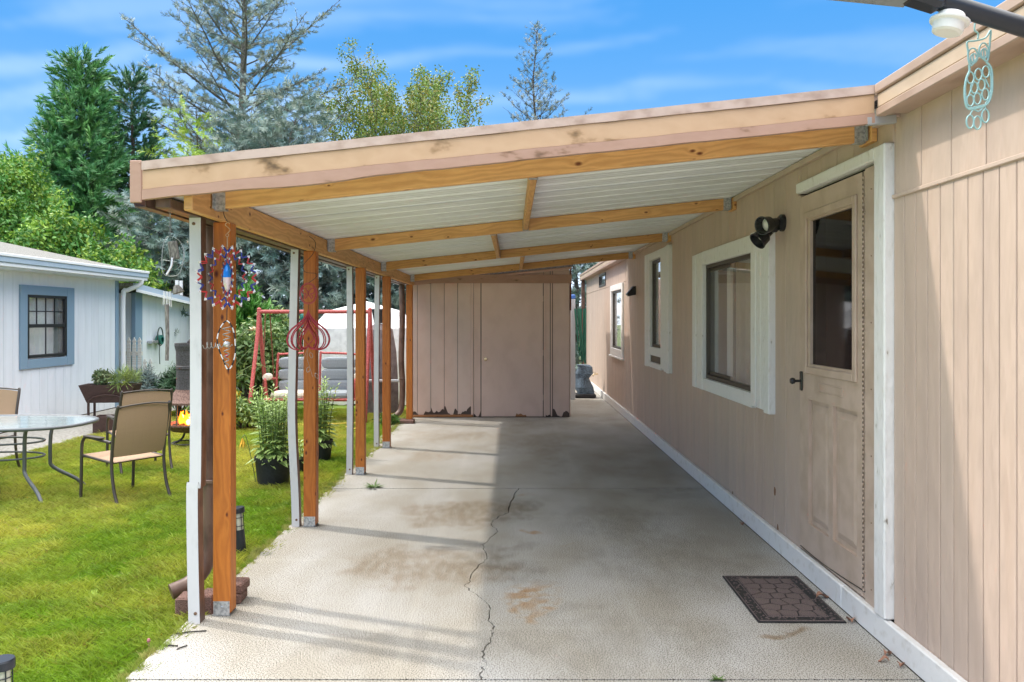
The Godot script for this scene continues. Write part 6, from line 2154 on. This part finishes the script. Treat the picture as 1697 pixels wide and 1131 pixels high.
func make_trees() -> void:
	M.bark = tri_mat(lin(0.14, 0.115, 0.095), 0.95, ramp_tex(110, 0.04, [[0.2, Color(0.6, 0.58, 0.55)], [0.7, Color.WHITE]], 512, 5), Vector3(2, 0.6, 2), bump_tex(111, 0.06, 8.0), 1.0)
	M.bark_pale = tri_mat(lin(0.27, 0.25, 0.22), 0.95, ramp_tex(112, 0.04, [[0.2, Color(0.55, 0.53, 0.5)], [0.7, Color.WHITE]], 512, 5), Vector3(2, 0.6, 2), bump_tex(111, 0.06, 8.0), 1.0)
	M.needle = leaf_mat(Color.WHITE, 0.6, 0.25)
	M.leaf = leaf_mat(Color.WHITE, 0.5, 0.55)
	M.grass = leaf_mat(Color.WHITE, 0.55, 0.75)
	var tuft := brush(201, 22, 0.16, 0.1, 0.024)
	var tuft_b := brush(202, 30, 0.22, 0.12, 0.03)
	var spray := brush(203, 30, 0.34, 0.15, 0.045, 0.3, 0.7)
	var leaf_small := clump(204, 7, 0.13, 0.1, 0.07)
	var leaf_mid := clump(205, 18, 0.2, 0.105, 0.055)
	var frond := brush(206, 34, 0.45, 0.13, 0.03, 0.3, 0.35)
	var blue := Color(0.27, 0.36, 0.36)
	var green := Color(0.09, 0.26, 0.09)
	# the tall blue cedar and its slimmer neighbour
	conifer("cedar_tree", "tall sparse blue cedar whose pale trunk rises behind the carport roof", Vector3(-8.65, -0.1, -26), {"h": 16.5, "r": 0.24, "low": 0.2, "n": 104, "spread": func(f): return lerpf(4.3, 1.3, pow(f, 1.8)), "el0": 0.2, "el1": 0.85, "curve": 0.2, "side": 6.6, "droop": -0.1, "shoot": 0.85, "gap": 0.12, "skip": 0.15, "mesh": tuft, "color": blue, "alt": Color(0.22, 0.25, 0.14), "alt_share": 0.3, "pale": true}, 301, "blue cedars behind the garden")
	conifer("cedar_tree", "slender blue cedar top with bare leader right of the birch", Vector3(0.78, -0.1, -30), {"h": 12.5, "r": 0.15, "low": 0.42, "n": 96, "spread": func(f): return lerpf(3.0, 0.3, pow(f, 0.9)), "el0": 0.3, "el1": 0.75, "curve": 0.25, "side": 4.6, "droop": -0.05, "shoot": 0.6, "gap": 0.13, "skip": 0.4, "mesh": tuft, "color": Color(0.2, 0.27, 0.28), "alt": Color(0.2, 0.21, 0.14), "alt_share": 0.25}, 302, "blue cedars behind the garden")
	# dense green conifers at the left
	conifer("cypress_tree", "dense dark green conifer with pointed top above the blue house", Vector3(-11.8, -0.1, -22), {"h": 8.5, "r": 0.2, "low": 0.12, "n": 210, "spread": func(f): return lerpf(2.9, 0.2, pow(f, 0.95)), "el0": 0.05, "el1": 0.6, "curve": 0.35, "side": 8.0, "droop": 0.0, "shoot": 0.7, "gap": 0.15, "lift": 0.1, "along": 1.0, "mesh": spray, "color": green, "alt": Color(0.14, 0.34, 0.1), "alt_share": 0.4, "twigs": false}, 303, "green conifers behind the blue house")
	conifer("cypress_tree", "dark green conifer peeping between the dense one and the tall cedar", Vector3(-11.0, -0.1, -23.5), {"h": 8.6, "r": 0.2, "low": 0.12, "n": 130, "spread": func(f): return lerpf(2.3, 0.2, pow(f, 0.8)), "el0": 0.05, "el1": 0.6, "curve": 0.35, "side": 7.0, "droop": 0.0, "shoot": 0.7, "gap": 0.16, "lift": 0.1, "along": 1.0, "mesh": spray, "color": Color(0.055, 0.165, 0.07), "twigs": false}, 304, "green conifers behind the blue house")
	# lower, drooping blue cedars that close the garden
	var k := 310
	for q in [[-7.6, 18.2, 4.5, 2.4, "low drooping blue cedar just left of the carport roof corner"], [-6.4, 19.5, 6.6, 2.7, "drooping blue cedar behind the chiminea"], [-5.0, 18.6, 6.5, 2.4, "drooping blue cedar seen past the first wooden post"], [-3.7, 19.2, 5.3, 2.5, "drooping blue cedar seen between the first and second wooden posts"], [-2.5, 19.6, 4.6, 2.2, "drooping blue cedar behind the covered grill"], [1.9, 24.5, 5.6, 1.9, "blue cedar seen in the gap between shed and home"]]:
		k += 1
		var sp: float = q[3]
		conifer("low_cedar", q[4], Vector3(q[0], -0.1, -q[1]), {"h": q[2], "r": 0.13, "low": 0.04, "n": 96, "spread": func(f): return lerpf(sp, 0.6, pow(f, 1.3)), "el0": 0.14, "el1": 0.6, "curve": -0.2, "side": 7.6, "droop": -0.3, "shoot": 0.85, "gap": 0.14, "skip": 0.2, "lift": 0.15, "mesh": tuft_b, "color": Color(0.15, 0.225, 0.185), "alt": Color(0.27, 0.35, 0.315), "alt_share": 0.35, "pale": true}, k, "low blue cedars closing the garden")
	# bright ferny tree, birch, bushes at the left
	conifer("larch_tree", "bright yellow-green feathery tree behind the roof corner", Vector3(-8.3, -0.1, -21.2), {"h": 7.0, "r": 0.12, "low": 0.1, "n": 70, "spread": func(f): return lerpf(2.2, 0.5, f), "el0": 0.15, "el1": 0.6, "curve": -0.15, "side": 4.5, "droop": -0.25, "shoot": 0.7, "gap": 0.17, "skip": 0.1, "lift": -0.2, "mesh": frond, "color": Color(0.32, 0.46, 0.05)}, 320)
	broadleaf("birch_tree", "airy yellow-green birch with upright stems behind the carport roof", "tree", Vector3(-3.7, -0.1, -28), {"stems": 16, "lean": 0.33, "h": 10.8, "r": 0.07, "forks": 34, "low": 0.36, "fork_len": 1.7, "fork_min": 0.4, "leaves": 14, "puff": 0.4, "up0": 0.4, "up1": 1.8, "mesh": leaf_small, "color": Color(0.21, 0.30, 0.06), "alt": Color(0.36, 0.33, 0.07), "alt_share": 0.25, "foot": 0.4}, 321)
	k = 330
	for q in [[-11.1, 17.6, 1.35, 2.7, "tall bright green bush at the left edge behind the blue house"], [-9.6, 16.9, 1.2, 2.0, "rounded bright green bush over the blue house roof"], [-8.2, 16.6, 1.0, 1.55, "low green bush at the end of the shingled roof"]]:
		k += 1
		mound("laurel_bush", q[4], "tree", Vector3(q[0], -0.1, -q[1]), Vector3(q[2], q[3], q[2]), 2100, leaf_mid, Color(0.10, 0.26, 0.045), k, Color(0.26, 0.40, 0.05), 0.4, "bright bushes behind the blue house")
	mound("arborvitae", "narrow bright green column shrub right of the first wooden post", "shrub", Vector3(-4.65, -0.05, -14.2), Vector3(0.26, 0.95, 0.26), 420, spray, Color(0.1, 0.27, 0.04), 340, Color(0, 0, 0), 0.0, "", M.needle)
	mound("rose_bush", "leafy rose bush left of the red swing frame", "shrub", Vector3(-4.15, -0.05, -13.2), Vector3(0.75, 0.75, 0.5), 620, clump(207, 10, 0.12, 0.09, 0.055), Color(0.11, 0.2, 0.06), 341, Color(0.21, 0.3, 0.08), 0.35)
	mound("rose_bush", "tall leafy bush between swing frame and white canopy", "shrub", Vector3(-4.25, -0.05, -14.6), Vector3(0.5, 0.9, 0.4), 520, clump(208, 10, 0.12, 0.09, 0.055), Color(0.1, 0.19, 0.06), 342, Color(0.24, 0.32, 0.1), 0.3)
	# flowers on long stalks
	var t := thing("rose_stalk", "long arching stalk with one cream rose left of the swing", "flower", Vector3(-4.3, -0.03, -12.4))
	var s := st()
	for q in [[0.38, 1.35, 0.1], [0.5, 1.1, -0.1], [0.62, 0.85, 0.05], [0.4, 0.7, 0.2]]:
		tube(s, smooth_path([Vector3(-0.1, 0, 0), Vector3(-0.02, q[1] * 0.6, q[2]), Vector3(q[0] * 0.6, q[1] * 0.97, q[2]), Vector3(q[0], q[1] * (1.0 if q[1] > 1.3 else 0.9), q[2])], 5), 0.007, 5)
	obj("stalk", s, M.stalk, t)
	s = st()
	for i in 14:
		var d := rand_dir()
		d.y = absf(d.y)
		blade(s, Vector3(0.38, 1.34, 0.1), d * 0.09, d.cross(Vector3.UP).normalized() * 0.035, Vector3.ZERO)
	obj("bloom", s, M.petal, t)
	# lavender bushes and the trough's plants
	mound("lavender_bush", "grey-blue lavender bush by the picket fence", "shrub", Vector3(-5.75, -0.03, -12.75), Vector3(0.2, 0.3, 0.2), 260, brush(209, 18, 0.2, 0.1, 0.016), Color(0.11, 0.16, 0.15), 343, Color(0, 0, 0), 0.0, "", M.needle)
	mound("juniper_bush", "dark green upright bush beside the chiminea flue", "shrub", Vector3(-5.15, -0.03, -12.6), Vector3(0.2, 0.34, 0.2), 300, brush(210, 18, 0.2, 0.1, 0.02), Color(0.03, 0.085, 0.03), 344, Color(0, 0, 0), 0.0, "", M.needle)
	mound("trough_plant", "pale variegated leafy plant in the raised trough", "plant", Vector3(-5.98, 0.5, -11.88), Vector3(0.13, 0.12, 0.12), 130, clump(211, 9, 0.05, 0.06, 0.025), Color(0.24, 0.28, 0.15), 345, Color(0.1, 0.16, 0.06), 0.4)
	mound("trough_grass", "tuft of yellow-green grassy leaves in the raised trough", "plant", Vector3(-5.64, 0.5, -11.9), Vector3(0.13, 0.08, 0.1), 70, brush(212, 10, 0.1, 0.16, 0.012), Color(0.2, 0.28, 0.06), 346, Color(0, 0, 0), 0.0, "", M.needle)
	# meadow of mixed plants in front of the swing
	mound("goldenrod", "low yellow flowering plant left of the swing", "plant", Vector3(-4.2, -0.03, -11.6), Vector3(0.4, 0.28, 0.3), 260, clump(213, 10, 0.07, 0.06, 0.03), Color(0.14, 0.2, 0.04), 347, Color(0.5, 0.36, 0.03), 0.12)
	mound("leafy_border", "leafy border plants at the foot of the swing", "plant", Vector3(-3.6, -0.03, -11.2), Vector3(0.5, 0.2, 0.3), 260, clump(214, 10, 0.07, 0.07, 0.03), Color(0.1, 0.19, 0.035), 348, Color(0.17, 0.26, 0.05), 0.4)
	mound("stray_tuft", "green weed clump at the foot of the shed by the last post", "plant", Vector3(-1.78, -0.03, -11.6), Vector3(0.14, 0.08, 0.2), 70, clump(215, 10, 0.05, 0.06, 0.02), Color(0.09, 0.19, 0.03), 349)

func make_lily(label: String, at: Vector3, r: float, h: float, stems: int, tall: float, seed_: int) -> void:
	rng.seed = seed_
	var t := thing("potted_lily", label, "potted plant", at, 0.0, "lilies in black nursery pots on the lawn")
	var s := st()
	lathe(s, [[0.0, 0.0], [r * 0.82, 0.0], [r * 0.97, h * 0.86], [r * 1.02, h * 0.87], [r * 1.03, h], [r * 0.96, h], [r * 0.9, h * 0.86], [0.0, h * 0.85]], 26)
	obj("pot", s, M.pot, t)
	s = st()
	lathe(s, [[r * 0.92, h * 0.9], [0.0, h * 0.92]], 20)
	obj("soil", s, M.soil, t)
	var st2 := st()
	var lv := st()
	for i in stems:
		var a := rng.randf() * TAU
		var q := Vector3(cos(a), 0, sin(a)) * r * 0.75 * sqrt(rng.randf())
		var H := tall * rng.randf_range(0.62, 1.0)
		var lean := Vector3(q.x, 0, q.z) * 0.45 + rand_dir() * 0.05
		lean.y = 0.0
		var pts := []
		for k in 8:
			var f := k / 7.0
			pts.append(q + Vector3(0, h * 0.9 + H * f, 0) + lean * f * f)
		tube(st2, pts, [0.006, 0.006, 0.0055, 0.005, 0.0045, 0.004, 0.003, 0.002], 5)
		var n := int(H * 62.0)
		for j in n:
			var f := (j + rng.randf()) / n
			var c: Vector3 = pts[int(f * 6.99)].lerp(pts[mini(int(f * 6.99) + 1, 7)], f * 6.99 - int(f * 6.99))
			var b := j * 2.4 + rng.randf()
			var ln: float = lerpf(0.15, 0.06, f) * rng.randf_range(0.75, 1.15)
			var d := Vector3(cos(b), lerpf(0.1, 0.8, f), sin(b)).normalized() * ln
			blade(lv, c, d, d.cross(Vector3.UP).normalized() * ln * 0.16, Vector3(0, -ln * lerpf(0.5, 0.1, f), 0))
	obj("stem", st2, M.stalk, t)
	obj("leaves", lv, M.lily_leaf, t).set_meta("kind", "stuff")

func make_plants() -> void:
	M.pot = tri_mat(lin(0.016, 0.017, 0.022), 0.55, ramp_tex(120, 0.03, [[0.2, Color(0.7, 0.7, 0.7)], [0.7, Color.WHITE]]), Vector3(2, 2, 2))
	M.lily_leaf = mat(lin(0.33, 0.46, 0.15), 0.5)
	M.lily_leaf.backlight_enabled = true
	M.lily_leaf.backlight = Color(0.5, 0.55, 0.35)
	make_lily("large black pot of tall lilies beside the second metal post", Vector3(-2.185, -0.03, -7.45), 0.165, 0.27, 26, 0.68, 401)
	make_lily("black pot of a tall lily half hidden behind the second wooden post", Vector3(-2.06, -0.03, -8.75), 0.13, 0.23, 15, 0.8, 402)
	make_lily("small low black pot between the second metal and wooden posts", Vector3(-2.1, -0.03, -8.05), 0.085, 0.15, 4, 0.2, 403)
	var s := st()
	rng.seed = 9
	var t := thing("yellow_lily", "single drooping yellow lily flower left of the large pot", "flower", Vector3(-2.42, -0.03, -7.4))
	tube(s, smooth_path([Vector3(0.1, 0, 0), Vector3(0.03, 0.35, 0), Vector3(0.0, 0.47, 0.02), Vector3(-0.02, 0.45, 0.03)], 4), 0.004, 5)
	obj("stalk", s, M.stalk, t)
	s = st()
	for i in 6:
		var a := TAU * i / 6.0
		blade(s, Vector3(-0.02, 0.45, 0.03), Vector3(cos(a) * 0.02, -0.1, sin(a) * 0.02), Vector3(-sin(a), 0, cos(a)) * 0.012, Vector3(cos(a) * 0.015, 0, sin(a) * 0.015))
	obj("petals", s, M.petal_yellow, t)
	# weed in the joint
	t = thing("weed", "small green weed growing from the slab joint by the third post", "weed", Vector3(-1.225, 0.0, -7.2))
	s = st()
	for i in 46:
		var a := rng.randf() * TAU
		var d := Vector3(cos(a), rng.randf_range(0.25, 1.1), sin(a)).normalized() * rng.randf_range(0.06, 0.13)
		blade(s, Vector3(cos(a), 0, sin(a)) * 0.01, d, d.cross(Vector3.UP).normalized() * 0.006, Vector3(0, -0.02, 0))
	obj("leaves", s, M.weed_leaf, t)
	t = thing("weed_sprig", "tiny green sprig at the bottom edge of the slab", "weed", Vector3(0.86, 0.0, -3.37))
	s = st()
	for i in 22:
		var a := rng.randf() * TAU
		var d := Vector3(cos(a), rng.randf_range(0.2, 0.8), sin(a)).normalized() * rng.randf_range(0.02, 0.045)
		blade(s, Vector3(rng.randf_range(-0.03, 0.03), 0, 0), d, d.cross(Vector3.UP).normalized() * 0.005, Vector3.ZERO)
	obj("leaves", s, M.weed_leaf, t)
	# pink clover heads by the path light
	var spots := [[-1.76, -3.26, "leftmost of three in a row near the bottom edge"], [-1.70, -3.24, "in the middle of three in a row near the bottom edge"], [-1.645, -3.23, "nearest the slab of three near the bottom edge"], [-1.66, -3.72, "in the lawn beside the nearest metal post"]]
	for q in spots:
		s = st()
		var prof := [[0.0, 0.018], [0.006, 0.02], [0.0085, 0.028], [0.006, 0.036], [0.0, 0.038]]
		lathe(s, prof, 8)
		tube(s, [Vector3(0, -0.03, 0), Vector3(0.002, 0.0, 0), Vector3(0, 0.02, 0)], 0.0012, 4)
		tag(obj("clover_flower", s, M.clover, null, Vector3(q[0], 0.0, q[1])), "tiny pink clover head " + q[2], "flower", "pink clover heads near the slab")

func make_grass() -> void:
	rng.seed = 77
	var tufts := []
	var cell := 0.13
	for v in 6:
		var s := st()
		for i in 240:
			var a := rng.randf() * TAU
			var p := Vector3(rng.randf_range(-0.55, 0.55), 0, rng.randf_range(-0.55, 0.55)) * cell
			var d := Vector3(cos(a) * rng.randf_range(0.2, 0.9), 1, sin(a) * rng.randf_range(0.2, 0.9)).normalized() * rng.randf_range(0.024, 0.075)
			var w := d.cross(Vector3(cos(a + 1.3), 0, sin(a + 1.3))).normalized() * rng.randf_range(0.0018, 0.0036)
			var m := p + d * 0.55
			var e := p + d + Vector3(cos(a), -0.25, sin(a)) * d.length() * 0.35
			var k := rng.randf_range(0.45, 1.5)
			var tint := Color(k, k, k * 0.9)
			if rng.randf() < 0.08: tint = Color(1.5, 1.05, 2.2) * k
			s.set_color(tint)
			tri(s, p - w, p + w, m + w, Vector3.BACK)
			tri(s, p - w, m + w, m - w, Vector3.BACK)
			tri(s, m - w, m + w, e, Vector3.BACK)
		tufts.append(s.commit())
	var f := noise(78, 0.45, 3)
	var f2 := noise(79, 2.2, 3)
	var lists := [[], [], [], [], [], []]
	var cols := [[], [], [], [], [], []]
	var d := 2.35
	while d < 13.6:
		var x := -1.635
		while x > -minf(6.7, d * 0.66 + 1.5):
			var px := x + rng.randf_range(-0.25, 0.25) * cell
			var pd := d + rng.randf_range(-0.25, 0.25) * cell
			x -= cell
			if px < -5.5 and pd > 8.6: continue
			var n := f.get_noise_2d(px, pd)
			var n2 := f2.get_noise_2d(px, pd)
			var g := clampf(0.55 + n * 0.9 + n2 * 0.6, 0.0, 1.0)
			var c := Color(0.24, 0.40, 0.03).lerp(Color(0.56, 0.56, 0.11), g)
			c *= rng.randf_range(0.85, 1.12)
			var k := rng.randi() % 6
			var tall := rng.randf_range(0.75, 1.15) + n2 * 0.4
			lists[k].append(Transform3D(Basis(Vector3.UP, (rng.randi() % 4) * PI / 2).scaled(Vector3(1.0, tall, 1.0)), Vector3(px, -0.038, -pd)))
			cols[k].append(c)
		d += cell
	# ragged tufts that lean over the slab edge
	d = 2.4
	while d < 12.2:
		d += rng.randf_range(0.02, 0.09)
		var k := rng.randi() % 6
		var size := rng.randf_range(0.2, 0.45)
		lists[k].append(Transform3D(Basis(Vector3.UP, rng.randf() * TAU).scaled(Vector3(size, rng.randf_range(0.6, 1.2), size)), Vector3(-1.618 + rng.randf_range(-0.02, 0.022), -0.03, -d)))
		cols[k].append(Color(0.26, 0.40, 0.04).lerp(Color(0.55, 0.52, 0.2), rng.randf()))
	var root := Node3D.new()
	root.name = "grass"
	add_child(root)
	tag(root, "short bright green lawn grass beside the concrete", "grass", "", "stuff")
	for k in 6:
		var mm := MultiMesh.new()
		mm.transform_format = MultiMesh.TRANSFORM_3D
		mm.use_colors = true
		mm.mesh = tufts[k]
		mm.instance_count = lists[k].size()
		for i in lists[k].size():
			mm.set_instance_transform(i, lists[k][i])
			mm.set_instance_color(i, cols[k][i])
		var o := MultiMeshInstance3D.new()
		o.multimesh = mm
		o.material_override = M.grass
		o.name = "grass_blades"
		o.set_meta("kind", "stuff")
		root.add_child(o, true)

func _ready() -> void:
	rng.seed = 1
	set_view()
	make_materials()
	more_materials()
	M.wire_grey = mat(lin(0.5, 0.52, 0.55), 0.6)
	M.cap_blue = mat(lin(0.05, 0.16, 0.5), 0.5)
	M.weed_leaf = mat(lin(0.11, 0.2, 0.04), 0.6)
	M.clover = mat(lin(0.45, 0.16, 0.2), 0.8)
	M.stalk = mat(lin(0.13, 0.19, 0.06), 0.6)
	M.petal = mat(lin(0.8, 0.74, 0.55), 0.6)
	M.petal_yellow = mat(lin(0.75, 0.42, 0.03), 0.6)
	make_ground()
	make_carport()
	make_house()
	make_shed()
	make_neighbour()
	make_trees()
	make_plants()
	make_grass()
	make_furniture()
	make_back_garden()
	make_small_things()
	make_ornaments()
